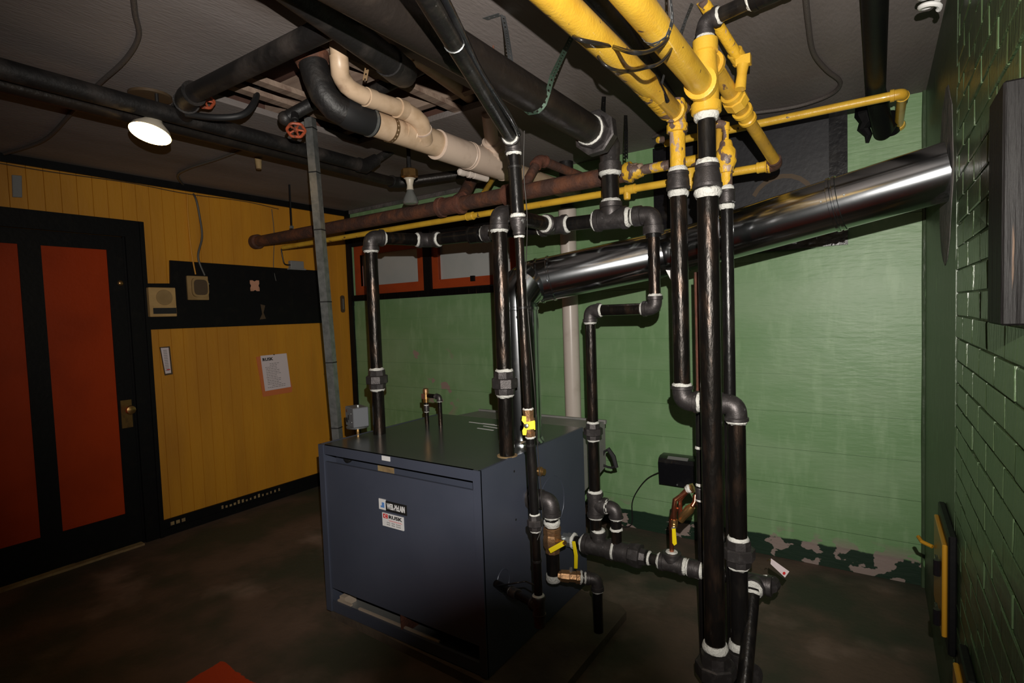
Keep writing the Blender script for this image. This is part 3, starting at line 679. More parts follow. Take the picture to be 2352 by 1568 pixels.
part('paper_tag', G().prism([tp-d1*.012, tp+d1*.012, tp+d1*.028+dn*.05, tp+d1*.004+dn*.055], vdir*.001), 'white', fl, 0)

# ================================================================== STEAM RISERS AND HEADER
ZH = 1.931
R1 = V((-2.21, 1.961, ZH)); RR2 = V((-1.337, 1.90, ZH))
hA = Zp(985, 552, ZH); hB = Zp(1500, 492, ZH-.019); hd_ = (hB-hA).normalized(); rh = .033
def hpt(px, py):
    best = None
    for k in range(201):
        q = hA+(hB-hA)*(k/200); v = q-CAM; x_ = 1176+FPX*v.dot(R2)/v.dot(_f)
        if best is None or abs(x_-px) < best[0]: best = (abs(x_-px), q)
    return best[1]
def riser(name, lab, P, unz, back):
    t = thing(name, lab, 'pipe', (P.x, P.y, bz1)); zu = zat(P, unz)
    union(t, V((P.x, P.y, zu)), Z, rh)
    plumb(t, V((P.x, P.y, bz1-.004)), V((P.x, P.y, zu-.04)), rh); 
    run(t, [V((P.x, P.y, zu+.04)), P, back], rh, 'steel')
    return t
h1 = hA; h2 = hpt(1272, 517)
r1 = riser('boiler_riser', 'black steel riser from the left of the boiler top with a union', R1, 871, h1-(h1-R1).normalized()*.07)
r2 = riser('boiler_riser', 'black steel riser beside the flue at the right of the boiler top', RR2, 879, h2-(h2-RR2).normalized()*.07)
hdr = thing('steam_header', 'black horizontal steam header with tees and white sealed joints under the ceiling', 'pipe', ((hA+hB)/2))
elbow(hdr, hA, (hA-R1).normalized(), hd_, rh); seal(hdr, hA-(hA-R1).normalized()*rh*2.1, -(hA-R1), rh); seal(hdr, hA+hd_*rh*2.1, hd_, rh)
c1_ = hpt(1093, 541); t2 = h2; t3 = hpt(1405, 500)
br2 = (RR2-h2).normalized()
plumb(hdr, hA+hd_*.07, t3, rh, 'steel2')
coupling(hdr, c1_, hd_, rh, .075, 'steel2', False); coupling(hdr, hpt(1122, 538), hd_, rh*1.05, .05)
tee(hdr, t2, hd_, br2, rh*1.05); tee(hdr, t3, hd_, Z, rh*1.14, rb=rh*1.14)
run(hdr, [t3, hB, V((hB.x, hB.y, ZH-.12))], rh, 'steel2', a=.085, seals='in')
# main coming down into the header
MZ = 2.25; mr_ = .057
mn = thing('steam_main', 'thick black steam main hung under the ceiling running to the header tee', 'pipe', (-1.0, 1.2, MZ))
mE = V((t3.x, t3.y, zat(t3, 352)))
MA = V((-.985, mE.y-.225, MZ)); dm = (mE-MA).normalized()
mS = V((-.985, -.9, MZ)); dmain = (MA-mS).normalized()
plumb(mn, mS, MA+dmain*.01, mr_, 'blackpipe')
us = MA-dmain*.0
union(mn, us+dmain*.055, dmain, mr_*.92, ln=.11)
# reducing 45 into vertical drop
part('elbow', G().tube([us+dmain*.10, us+dmain*.145, us+dmain*.17, us+dmain*.195-Z*.018, V((t3.x, t3.y, MZ-.065)), V((t3.x, t3.y, MZ-.085)), V((t3.x, t3.y, MZ-.086)), V((t3.x, t3.y, MZ-.125))], [.052, .052, .046, .046, .044, .044, .050, .050], 24), 'cast', mn)
seal(mn, us+dmain*.125, -dmain, .047, .4); seal(mn, V((t3.x, t3.y, MZ-.125)), -Z, .042, .35)
plumb(mn, V((t3.x, t3.y, MZ-.12)), V((t3.x, t3.y, ZH+.05)), .039, 'steel2')
# second long black cylinder shadowed beside the main
# ---- equaliser (header end down to the return)
EQ = V((hB.x, hB.y, 0)); q1 = V((hB.x, hB.y, zat(hB, 708))); ex2 = Yp(1355, 722, hB.y); q2 = V((ex2.x, ex2.y, q1.z))
LZ = .378
eq = thing('equalizer_pipe', 'thinner black pipe stepping down from the header end to the floor header', 'pipe', (q2.x, q2.y, LZ))
zu = zat(q2, 990); re_ = .0255
run(eq, [V((EQ.x, EQ.y, ZH-.12)), q1, q2, V((q2.x, q2.y, zu+.03))], re_, 'steel')
union(eq, V((q2.x, q2.y, zu)), -Z, re_)
zt1 = zat(q2, 1158)
plumb(eq, V((q2.x, q2.y, zu-.03)), V((q2.x, q2.y, zt1+.05)), re_*1.05)
tee(eq, V((q2.x, q2.y, zt1)), Z, X, re_*1.15)
plumb(eq, V((q2.x, q2.y, zt1-.05)), V((q2.x, q2.y, LZ+.04)), re_*1.1)
hx_ = q2.x+.105
run(eq, [V((q2.x+.05, q2.y, zt1)), V((hx_, q2.y, zt1)), V((hx_, q2.y, LZ+.10))], re_, 'steel2', a=.046)
seal(eq, V((hx_, q2.y, LZ+.10)), Z, re_*1.02); plumb(eq, V((hx_, q2.y, LZ+.11)), V((hx_, q2.y, LZ+.02)), re_*.95)
# ---- low header
lh = thing('return_header', 'black return header near the floor with copper feed tee and white joints', 'pipe', (-.9, q2.y, LZ))
LY = q2.y; L = lambda x: V((x, LY, LZ))
plumb(lh, L(-1.28), L(-.44), .026, 'steel2')
tee(lh, L(q2.x+.012), X, Z, .037, s=(1, 1, 1), rb=.028, ext=.075)
coupling(lh, L(-.985), X, .036, .07)
part('union_nut', G().lathe(L(-.948), X, [(0, .05), (.03, .056), (.05, .056), (.052, .04), (.075, .036)], 8), 'cast', lh, 20)
seal(lh, L(-.862), X, .027)
tee(lh, L(-.755), X, Z, .030, s=(1, 1, 0), ext=.052)
coupling(lh, L(-.655), X, .030, .05)
tee(lh, L(-.412), X, -Y, .030, s=(1, 0, 1), ext=.06)
pq = V((-.365, LY, LZ)); tg = Dp(1765, 1290, 2.30)
part('plug', G().lathe(L(-.36), (X*.2+Y*1.0+Z*.1), [(0, .03), (.03, .032), (.032, .022), (.05, .02)], 10), 'cast', lh)
seal(lh, L(-.37)+Y*.01, Y, .031)
# valve at the left end of the low header
vv = thing('ball_valve', 'steel bodied valve with a hanging yellow lever left of the return header', 'valve', (-1.29, LY, LZ-.05))
part('body', G().lathe(L(-1.335), X, [(0, .024), (.006, .036), (.03, .037), (.034, .030), (.06, .03), (.064, .036), (.09, .034)], 8), 'zinc', vv, 20)
seal(vv, L(-1.245), X, .033)
hv = Yp(1322, 1268, LY-.05)
part('lever', G().prism([V((hv.x-.014, LY-.055, hv.z+.055)), V((hv.x+.004, LY-.055, hv.z+.058)), V((hv.x+.016, LY-.055, hv.z-.01)), V((hv.x+.012, LY-.055, hv.z-.075)), V((hv.x-.006, LY-.055, hv.z-.078)), V((hv.x-.004, LY-.055, hv.z-.012))], (0, -.006, 0)), 'vyellow', vv, 0, label='yellow lever handle', bevel=.002)
part('stem', G().tube([L(-1.29), V((-1.29, LY-.06, LZ+.02))], .008, 8), 'zinc', vv)

# ---- boiler return riser with bronze valve
EL = Xp(1266, 1150, bx1+.105); 
rt = thing('boiler_return', 'black return pipe entering the right side of the boiler above a bronze valve', 'pipe', (EL.x, EL.y, .3))
def ez(py): return zat(EL, py)
rr = .031
elbow(rt, EL, X, -Z, rr, a=.066); part('side_flange', G().lathe((bx1, EL.y, EL.z), X, [(0, .055), (.008, .055), (.012, .045), (.022, .042)], 12), 'cast', rt)
plumb(rt, V((EL.x, EL.y, EL.z-.06)), V((EL.x, EL.y, ez(1215))), rr*.98, 'steel2'); seal(rt, V((EL.x, EL.y, EL.z-.066)), -Z, rr)
seal(rt, V((EL.x, EL.y, ez(1196))), -Z, rr, .6)
plumb(rt, V((EL.x, EL.y, ez(1262))), V((EL.x, EL.y, ez(1325))), rr*.92, 'steel2')
part('sealed_cap', G().lathe(V((EL.x, EL.y, ez(1318))), -Z, [(0, .033), (.02, .035), (.03, .031), (.037, .018)], 18), 'dope', rt)
zv = ez(1240)
bv = thing('ball_valve', 'bronze ball valve with yellow lever on the boiler return pipe', 'valve', (EL.x, EL.y, zv-.07))
part('body', G().lathe(V((EL.x, EL.y, zv-.055)), Z, [(0, .032), (.02, .032), (.022, .036), (.035, .041), (.07, .041), (.085, .037), (.088, .040), (.112, .040), (.114, .034)], 8), 'bronze', bv, 25)
part('side_tap', G().tube([V((EL.x, EL.y, zv)), V((EL.x+.075, EL.y-.02, zv+.01))], [.014, .010], 10), 'brass', bv)
lv = Dp(1278, 1256, (EL-CAM).dot(_f)-.06); 
a_, b__ = Dp(1262, 1266, (EL-CAM).dot(_f)-.06), Dp(1298, 1246, (EL-CAM).dot(_f)-.05); dd_ = (b__-a_).normalized(); nn_ = dd_.cross(_f).normalized()*.011
part('lever', G().prism([a_-nn_, b__-nn_, b__+nn_, a_+nn_], _f*.006), 'vyellow', bv, 0, label='yellow lever handle', bevel=.002)
# drain branch
zd = ez(1318); P0 = V((EL.x+.02, EL.y, zd))
Q = Dp(1352, 1338, (EL-CAM).dot(_f)+.0); Q2 = Dp(1372, 1345, (EL-CAM).dot(_f)-.0); Qv = V((Q2.x, Q2.y, 0)); Q2.z = zd-.02
dr = thing('drain_branch', 'drain elbow with bronze valve turning down to the concrete pad', 'pipe', (Q2.x, Q2.y, .04))
dq = (Q2-P0).normalized()
part('drain_valve', G().lathe(P0, dq, [(0, .02), (.012, .02), (.014, .026), (.05, .028), (.052, .024), (.08, .024), (.082, .029), (.10, .028)], 8), 'bronze', dr, 25)
seal(dr, P0+dq*.10, dq, .025); run(dr, [P0+dq*.1, Q2, V((Q2.x, Q2.y, .09))], .0215, 'steel2', a=.05)
part('lever_nut', G().lathe(P0+dq*.06+Z*.02, Z, [(0, .007), (.02, .007), (.022, .004)], 8), 'zinc', dr)

# ================================================================== FRONT PIPE GROUP (yellow tops, black drops)
P1 = V((-.495, 1.982, 0)); P4 = V((-.445, 2.15, 0)); P2 = V((-.648, 2.15, 0)); P3 = V((-.487, 2.236, 0))
def at(P, z): return V((P.x, P.y, z))
z1 = lambda py: zat(P1, py)
t = thing('large_drop_pipe', 'thickest black vertical pipe at front with a yellow tee on top', 'pipe', (P1.x, P1.y, .10))
r = .0365
plumb(t, at(P1, z1(1492)), at(P1, z1(445)), r)
seal(t, at(P1, z1(1490)), Z, r*1.08, .5)
union(t, at(P1, z1(1535)), Z, r*1.1, s=False, ln=.12)
plumb(t, at(P1, .0), at(P1, z1(1550)), r)
seal(t, at(P1, z1(436)), -Z, r*1.08, .55)
zc0, zc1 = z1(432), z1(378); coupling(t, at(P1, (zc0+zc1)/2), Z, r*1.02, zc1-zc0, 'cast', False, .031)
seal(t, at(P1, zc1-.004), Z, .033, .5)
plumb(t, at(P1, zc1), at(P1, z1(262)), .0305, 'steel2'); seal(t, at(P1, z1(262)), -Z, .036, .5)
zt_, zb_ = z1(92), z1(262)
g = G().lathe(at(P1, zb_), Z, [(0, .046), (.003, .050), (.035, .050), (.038, .043), (.12, .042), (.15, .040), (zt_-zb_-.045, .036), (zt_-zb_-.042, .042), (zt_-zb_-.003, .042), (zt_-zb_, .038)], 24)
zy2 = z1(207)
g.lathe(at(P1, zy2), -Y, [(0, .040), (.05, .042), (.052, .054), (.078, .054), (.08, .048)], 24)
zy3 = z1(136)
g.lathe(at(P1, zy3), Y*1.0+X*.12, [(0, .034), (.045, .034), (.047, .046), (.066, .046), (.068, .040)], 22)
part('reducing_tee', g, 'yellow', t)
# small black elbow on its top, running off to the right
kx = dict()
seal(t, at(P1, zt_), Z, .027, .5); tz = min(ZC-.035, z1(50))
tp_ = thing('vent_pipe', 'black pipe with elbow leaving the yellow tee top to the right', 'pipe', at(P1, zt_))
run(tp_, [at(P1, zt_+.01), at(P1, tz), at(P1, tz)+V((.16, -.035, 0)), V((XR-.01, P1.y-.15, tz))][:2]+[V((XR-.005, P1.y-.16, tz))], .024, 'steel2', a=.05)
dx_ = (V((XR, P1.y-.16, tz))-at(P1, tz)).normalized(); coupling(tp_, at(P1, tz)+dx_*.22, dx_, .026, .12, 'steel2')
# Y2: big yellow pipe from the tee to over the camera
yb = thing('yellow_pipe', 'fat glossy yellow pipe nearest the top centre, entering the front tee', 'pipe', at(P1, zy2)-Y*.6)
plumb(yb, at(P1, zy2)-Y*.07, V((P1.x, -1.2, zy2+.01)), .040, 'yellow')
# P2
z2 = lambda py: zat(P2, py)
t = thing('drop_pipe', 'black vertical pipe left of the thickest one, chipped yellow above', 'pipe', at(P2, z2(915)))
run(t, [at(P2, z2(442)), at(P2, z2(921)), V((P4.x, P4.y, z2(921))), at(P4, zat(P4, 985))], .0325, 'steel', a=.062)
union(t, at(P4, zat(P4, 1268)), Z, .034); plumb(t, at(P4, zat(P4, 985)), at(P4, zat(P4, 1250)), .033); plumb(t, at(P4, zat(P4, 1285)), at(P4, zat(P4, 1495)), .0335, 'steel2')
seal(t, at(P4, zat(P4, 1488)), Z, .035, .7)
j0 = Zp(1690, 1535, .115); j1 = V((-.412, LY-.06, LZ))
elbow(t, at(P4, .10), -Z, (V((-.40, 2.06, .12))-at(P4, .10)).normalized()+X*.6, .034)
plumb(t, V((-.405, 2.02, .12)), j1, .0265, 'steel2'); seal(t, j1-(j1-V((-.405, 2.02, .12))).normalized()*.01, -(j1-V((-.405, 2.02, .12))), .028)
plumb(t, at(P4, 0), at(P4, .08), .03, 'steel2')
seal(t, at(P2, z2(440)), -Z, .034, .5)
c0, c1 = z2(437), z2(395); coupling(t, at(P2, (c0+c1)/2), Z, .034, c1-c0, 'cast', False, .031); seal(t, at(P2, c1), Z, .031, .5)
plumb(t, at(P2, c1), at(P2, z2(300)), .0295, 'yellow_chip')
zy1 = z2(262)
g = G().lathe(at(P2, z2(305)), Z, [(0, .036), (.002, .040), (.03, .040), (.033, .036), (.11, .034), (.125, .03)], 22)
g.lathe(at(P2, zy1), -Y, [(0, .034), (.03, .036), (.032, .044), (.052, .044), (.054, .038)], 22); g.lathe(at(P2, zy1+.01), V((.1, 1, .5)), [(0, .03), (.08, .028), (.10, .026)], 16)
part('tee', g, 'yellow_chip', t)
ya = thing('yellow_pipe', 'left fat yellow pipe with peeling paint and looped black cable', 'pipe', at(P2, zy1)-Y*.5)
plumb(ya, at(P2, zy1)-Y*.05, V((P2.x, 1.93, zy1+.004)), .0345, 'yellow_dull')
plumb(ya, V((P2.x-.020, 2.08, zy1-.012)), V((P2.x+.0, 1.40, zy1+.004)), .027, 'yellow_chip')
part('pipe', G().lathe((P2.x, 1.95, zy1+.004), -Y, [(0, .034), (.10, .035), (.14, .040), (3.1, .042)], 22), 'yellow', ya)
plumb(ya, V((P2.x+.05, 2.22, zy1+.02)), V((P2.x+.06, 2.5, ZC-.04)), .020, 'yellow_dull')
# P3
z3 = lambda py: zat(P3, py)
t = thing('thin_drop_pipe', 'slim black vertical pipe behind the thickest one, yellow valve body above', 'pipe', at(P3, 0))
plumb(t, at(P3, 0), at(P3, z3(470)), .0235, 'steel2'); seal(t, at(P3, z3(470)), -Z, .0245, .6)
coupling(t, at(P3, z3(452)), Z, .0235, z3(437)-z3(468), 'cast', False); seal(t, at(P3, z3(436)), Z, .0235, .5)
plumb(t, at(P3, z3(436)), at(P3, z3(395)), .0215, 'yellow_chip')
g = G().lathe(at(P3, z3(398)), Z, [(0, .024), (.002, .028), (.02, .028), (.024, .03), (.04, .038), (.065, .040), (.085, .036), (.10, .026), (.12, .022), (.125, .018)], 20)
part('valve_body', g, 'yellow_chip', t)
plumb(t, at(P3, z3(345)), at(P3, z3(300)), .011, 'yellow_chip')
part('elbow', G().tube([at(P3, z3(300)), at(P3, z3(288)), at(P3, z3(282))-X*.02, at(P3, z3(280))-X*.045], [.016, .017, .016, .015], 12), 'yellow_chip', t)
plumb(t, at(P3, z3(345))-X*.028, at(P3, z3(290))-X*.028+Y*.02, .012, 'yellow_dull')
# thin yellow line running the length of the back wall and its corner
c_ = [Yp(650, 568, 2.65), Yp(1785, 378, 2.65)]; zl = 2.114
yl = thing('gas_line', 'long thin yellow pipe running below the rusty pipe along the back wall', 'pipe', (c_[0].x, 2.65, zl))
plumb(yl, V((c_[0].x, 2.65, zl)), V((c_[1].x-.03, 2.65, zl)), .0185, 'yellow')
for px in (1080, 1450, 1755): q = Yp(px, 500, 2.65); coupling(yl, V((q.x, 2.65, zl)), X, .0185, .055, 'yellow', False)
q = Yp(1440, 430, 2.65); part('drop_tee', G().lathe((q.x, 2.65, zl), -Z, [(0, .02), (.045, .018), (.05, .014)], 12), 'yellow', yl)
q = Yp(1585, 405, 2.65); part('tee', G().lathe((q.x, 2.65, zl-.05), Z, [(0, .024), (.05, .028), (.12, .028), (.15, .022)], 14), 'yellow', yl)
cE = V((c_[1].x, 2.65, zl)); top3 = at(P1, zy3)+Y*.075+X*.008; dY = (top3-cE).normalized()
elbow(yl, cE, X, dY, .023, 'rust', a=.04, hub=1.3)
part('elbow_face', G().lathe(cE-X*.048, X, [(0, .026), (.014, .031), (.02, .031)], 14), 'yellow', yl)
LL = (top3-cE).length; p_ = lambda f: cE+dY*LL*f
plumb(yl, p_(.0)+dY*.03, p_(.6), .0235, 'yellow_dull'); plumb(yl, p_(.6), p_(1), .029, 'yellow_dull')
part('coupling', G().lathe(p_(.50), dY, [(0, .029), (.003, .034), (.016, .034), (.02, .029), (.05, .030), (.054, .038), (.068, .038), (.07, .03)], 22), 'yellow', yl)
part('union_nut', G().lathe(p_(.665), dY, [(0, .042), (.003, .046), (.04, .046), (.043, .04)], 8), 'yellow', yl, 20)
part('union_ring', G().lathe(p_(.665)+dY*.045, dY, [(0, .034), (.002, .040), (.018, .040), (.02, .034)], 22), 'yellow', yl)
bk = Dp(1712, 150, (top3-CAM).dot(_f)+.05)
part('valve_bonnet', G().tube([Dp(1700, 205, 1.98), Dp(1704, 170, 1.98), Dp(1706, 150, 1.98)], [.02, .018, .022], 12).box(Dp(1708, 140, 1.98), (.05, .03, .035)), 'yellow', yl)
ys = thing('yellow_branch', 'narrow flaking yellow pipe dropping from the ceiling behind the tee', 'pipe', Dp(1650, 60, 2.0))
plumb(ys, Dp(1612, 0, 1.85), Dp(1699, 138, 2.0), .020, 'yellow_chip'); coupling(ys, Dp(1694, 130, 2.0), Dp(1699, 138, 2.0)-Dp(1612, 0, 1.85), .021, .05, 'yellow', False)
# upper branch: chipped yellow pipe coming out of the rusty main
ry, rz_ = 2.52, 2.165
q0 = Yp(1450, 395, ry); q1 = Yp(1640, 362, ry)
yu = thing('chipped_branch', 'flaking yellow pipe screwed into the end of the rusty pipe', 'pipe', (q0.x, ry, rz_))
part('reducer', G().lathe((q0.x-.03, ry, rz_), X, [(0, .046), (.012, .050), (.03, .050), (.036, .040), (.06, .038), (.066, .034), (.085, .032), (.09, .026)], 20), 'yellow_chip', yu)
plumb(yu, V((q0.x+.05, ry, rz_)), V((q1.x, ry, rz_)), .0235, 'yellow_chip')
part('hydrant_plug', G().lathe(Yp(1523, 320, 2.7), V((-.6, -.8, -.2)), [(0, .016), (.03, .016), (.035, .012)], 10), 'yellow_chip', yu)
# upper right thin yellow line with elbow into the wall
t3_ = Yp(2063, 287, YB-.012); yE = Zp(2073, 215, t3_.z)
yr = thing('yellow_pipe', 'thin yellow pipe under the ceiling at right, elbowed into the green wall', 'pipe', yE)
S_ = V((-.96, yE.y, yE.z))
run(yr, [S_, V((yE.x, yE.y, yE.z)), V((yE.x, YB-.004, yE.z))], .0195, 'yellow', 'yellow', seals='', a=.045)
part('wall_flange', G().lathe((yE.x, YB-.03, yE.z), Y, [(0, .024), (.02, .030), (.028, .03)], 16), 'yellow', yr)

# ================================================================== RUSTY MAIN along the back
rl_ = V((-4.19, ry, rz_)); r_end = V((q0.x-.03, ry, rz_))
rm = thing('rusty_pipe', 'long rusty iron pipe hanging under the ceiling in front of the back wall', 'pipe', (-2.8, ry, rz_))
plumb(rm, rl_, r_end, .043, 'rust')
part('end_cap', G().lathe(rl_-X*.04, X, [(0, .045), (.01, .058), (.06, .058), (.07, .05)], 20), 'rust', rm)
q = Yp(1035, 470, ry); part('tee', G().lathe((q.x-.09, ry, rz_), X, [(0, .052), (.003, .060), (.03, .060), (.034, .052), (.15, .052), (.154, .060), (.18, .060), (.184, .052)], 22).lathe((q.x+.02, ry, rz_), V((.35, .8, .5)), [(0, .045), (.06, .05), (.09, .05)], 18), 'rust_red', rm)
up = V((q.x+.02, ry, rz_))+V((.35, .8, .5)).normalized()*.06; plumb(rm, up, Dp(1093, 395, 3.55), .038, 'rust')
q = Yp(1170, 440, ry); part('coupling', G().lathe((q.x-.03, ry, rz_), X, [(0, .050), (.003, .058), (.045, .058), (.05, .05)], 20), 'rust_red', rm)
hu = thing('hanger_rod', 'thin black rod hanging the rusty pipe from the ceiling', 'rod', (-3.713, ry, 2.2))
part('rod', G().tube([(-3.713, ry, 2.21), (-3.713, ry, ZC)], .007, 8), 'matteblack', hu); part('nut', G().lathe((-3.713, ry, 2.215), Z, [(0, .016), (.02, .016)], 6), 'zinc', hu)
rb = thing('rusty_branch', 'rusty elbow and pipe rising behind the slim gas pipe', 'pipe', Dp(1240, 365, 3.05))
A_, B_, C_ = Dp(1198, 440, 2.98), Dp(1238, 366, 3.05), Dp(1335, 405, 3.25)
run(rb, [A_, B_, C_], .026, 'rust', 'rust_red', seals='', a=.05); plumb(rb, C_, Dp(1420, 440, 3.32), .022, 'blackpaint')
yg = thing('yellow_stub', 'short yellow pipe rising behind the rusty pipe', 'pipe', Dp(1115, 440, 3.3)); plumb(yg, Dp(1110, 445, 3.2), Dp(1136, 405, 3.4), .016, 'yellow_dull')

# ================================================================== PVC DRAIN
PX, PZ = -1.784, 2.345
def pvc(th, x, y0_, y1_, z0_, z1_, r, m='pvc'): part('pipe', G().tube([(x, y0_, z0_), (x, y1_, z1_)], r, 28), m, th)
pv = thing('drain_pipe', 'beige plastic drain pipe with couplings and wyes hanging under the ceiling', 'pipe', (PX, 2.2, PZ))
pz = PZ-.005
def yat(px, py): return Xp(px, py, PX)
pr = .054
w0 = yat(845, 279); w1 = yat(1165, 392)
pvc(pv, PX, w0.y, YB, w0.z, w0.z+.01, pr)
def pcp(px, py, ln, rr_, m='pvc'):
    c = yat(px, py); part('coupling', G().lathe((PX, c.y-ln/2, c.z), Y, [(0, rr_*.93), (.002, rr_), (.010, rr_), (.012, rr_*.965), (ln-.012, rr_*.965), (ln-.010, rr_), (ln-.002, rr_), (ln, rr_*.93)], 28), m, pv)
pcp(930, 303, .065, .060); pcp(978, 320, .18, .062); pcp(1040, 345, .25, .072, 'pvc_bright'); pcp(1120, 373, .32, .072, 'pvc_bright'); pcp(1158, 387, .09, .064)
# wye branch back up over the main
ue = yat(972, 300); U = [V((PX, ue.y, ue.z)), V((PX+.01, ue.y-.02, ue.z+.10))]
cpt = [Dp(975, 322, 2.53), Dp(971, 298, 2.47), Dp(966, 282, 2.44), Dp(952, 268, 2.41)]
part('elbow', G().tube(cpt+[Dp(925, 252, 2.36)], [.040, .040, .040, .039, .038], 22), 'pvc', pv)
part('ring', G().lathe(Dp(971, 300, 2.475), Dp(966, 282, 2.44)-Dp(972, 304, 2.49), [(0, .040), (.001, .044), (.008, .044), (.009, .040)], 22), 'pvc_bright', pv)
sp_ = thing('waste_pipe', 'narrower beige plastic pipe bending down from the ceiling beside the larger drain', 'pipe', Dp(780, 60, 2.0))
wp = [Dp(774, 40, 2.0), Dp(776, 110, 2.02), Dp(780, 150, 2.03), Dp(787, 182, 2.08), Dp(808, 206, 2.12), Dp(838, 222, 2.17), Dp(925, 252, 2.36)]
part('pipe', G().tube(wp[:3], .0305, 24), 'pvc', sp_); part('elbow', G().tube([wp[2]-(wp[2]-wp[1]).normalized()*.03, wp[2], Dp(781, 168, 2.05), wp[3], Dp(796, 196, 2.10), wp[4], Dp(822, 214, 2.143), wp[5]], .0345, 24), 'pvc', sp_)
part('pipe', G().tube(wp[5:], [.0335, .0375], 24), 'pvc', sp_)
part('coupling', G().lathe(wp[5], wp[6]-wp[5], [(0, .034), (.002, .038), (.05, .038), (.052, .034)], 24), 'pvc', sp_)
part('coupling', G().lathe(wp[6]-(wp[6]-wp[5]).normalized()*.04, wp[6]-wp[5], [(0, .038), (.002, .042), (.05, .042)], 24), 'pvc', sp_)
ci = thing('cast_iron_bend', 'black cast iron soil bend with a rubber coupling onto the plastic drain', 'pipe', Dp(730, 180, 2.3))
cp = [Dp(708, 85, 2.12), Dp(716, 135, 2.12), Dp(728, 178, 2.12), Dp(744, 218, 2.13), Dp(768, 246, 2.15), Dp(800, 263, 2.19), w0-Y*.03]
part('bend', G().tube(cp[1:-1], [.056, .055, .055, .055, .055], 24), 'blackpaint', ci); part('hub', G().tube([cp[0], Dp(711, 110, 2.12), cp[1], Dp(719, 148, 2.12)], [.06, .068, .068, .06], 24), 'rust', ci)
part('rubber_coupling', G().tube([cp[5]-(cp[5]-cp[4])*.4, cp[5], w0-Y*.04, w0+Y*.02], [.056, .060, .060, .059], 28), 'rubber', ci)
part('band_clamp', G().lathe(w0+Y*.0, Y, [(0, .0605), (.012, .0615), (.013, .06)], 28), 'zinc', ci)
# vertical wye riser with reducer
wy = thing('vent_riser', 'pale plastic wye and reducer standing on the drain behind the gas pipe', 'pipe', Dp(1130, 350, 2.8))
wd_ = yat(1135, 370); wA = V((PX, wd_.y, wd_.z)); wB = Dp(1122, 262, 2.78); wv = (wB-wA).normalized(); Lw = (wB-wA).length
part('wye', G().lathe(wA, wv, [(0, .060), (.05, .064), (.052, .072), (.066, .072), (.068, .065), (.082, .065), (.084, .069), (.096, .069), (.098, .050), (.12, .048), (.122, .054), (.132, .054), (.134, .038), (max(Lw, .2), .036)], 28), 'pvc_bright', wy)
# long pipe behind the main
lp = thing('overflow_pipe', 'thin stained plastic pipe running beside the steam main', 'pipe', Dp(1030, 180, 2.6))
l0, l1 = Dp(925, 108, 2.16), Dp(1125, 255, 3.0); plumb(lp, l0, l1, .034, 'pvc'); part('coupling', G().lathe(l0.lerp(l1, .06), l1-l0, [(0, .036), (.002, .041), (.04, .041), (.042, .036)], 18), 'pvc', lp)
tr_ = thing('ribbed_adapter', 'small white ribbed plastic fitting under the drain', 'fitting', Dp(1080, 400, 2.9))
a__, b__ = Dp(1052, 393, 2.95), Dp(1118, 410, 3.1); dd_ = (b__-a__).normalized(); l_ = (b__-a__).length
part('body', G().lathe(a__, dd_, [(0, .008), (.01, .02), (.04, .022), (.05, .018), (.07, .018), (.072, .022), (.09, .022), (.092, .017), (.11, .017), (.112, .020), (l_, .02)], 18), 'pvc_white', tr_)
# white stack at the wall
st = thing('drain_stack', 'white plastic vertical drain stack against the green wall', 'pipe', (-1.80, 3.40, 0))
plumb(st, V((-1.80, 3.395, .0)), V((-1.80, 3.395, 2.215)), .057, 'pvc_white'); part('coupling', G().lathe((-1.80, 3.395, 2.15), Z, [(0, .058), (.002, .063), (.07, .063), (.072, .058)], 24), 'pvc_white', st)
plumb(st, V((-1.80, 3.395, 2.2)), V((-1.80, 3.395, ZC)), .05, 'blackpaint')
s2 = Zp(1334, 1200, 0); st2 = thing('floor_standpipe', 'short white plastic standpipe behind the boiler hood', 'pipe', (s2.x, s2.y, 0))
plumb(st2, V((s2.x, s2.y, 0)), V((s2.x, s2.y, .52)), .026, 'pvc_white')
for z_ in (.20, .40): part('coupling', G().lathe((s2.x, s2.y, z_), Z, [(0, .028), (.002, .033), (.05, .033), (.052, .028)], 18), 'pvc_white', st2)
part('red_primer_ring', G().lathe((s2.x, s2.y, .0), Z, [(0, .031), (.006, .033), (.010, .027)], 16), 'redink', st2)

# ================================================================== GAS PIPE
gs = [Dp(1178, 322, 1.87), Dp(1190, 505, 1.90), Dp(1213, 940, 1.94), Dp(1218, 1002, 1.945), Dp(1229, 1200, 1.95), Dp(1240, 1440, 1.95)]
gp = thing('gas_pipe', 'slim black gas pipe dropping in front of the flue to the boiler side', 'pipe', (gs[5].x, gs[5].y, gs[5].z))
g_dir = (gs[1]-gs[0]).normalized(); up0 = Zp(1062, 70, gs[0].z+.05); up1 = Zp(1020, 0, gs[0].z+.05); ud = (up1-up0).normalized()
far_ = up0+ud*1.2; gdu = (far_-gs[0]).normalized()
run(gp, [far_, gs[0], gs[1]], .0235, 'steel2', seals='both', a=.042)
coupling(gp, gs[1]+g_dir*.022, g_dir, .0235, .06, 'cast', False, .0165); seal(gp, gs[1]-g_dir*.010, -g_dir, .0235, .4); seal(gp, gs[1]+g_dir*.055, g_dir, .0165, .4)
plumb(gp, gs[1]+g_dir*.03, gs[2], .0162); seal(gp, gs[2], -g_dir, .0165)
plumb(gp, gs[3], gs[4]+(gs[3]-gs[4])*.1, .0165, 'steel2'); seal(gp, gs[3], (gs[4]-gs[3]), .0165)
gd = (gs[5]-gs[4]).normalized(); union(gp, gs[4], gd, .0165, ln=.055)
plumb(gp, gs[4], gs[5]-gd*.03, .0155); tg_ = gs[4].lerp(gs[5], .80)
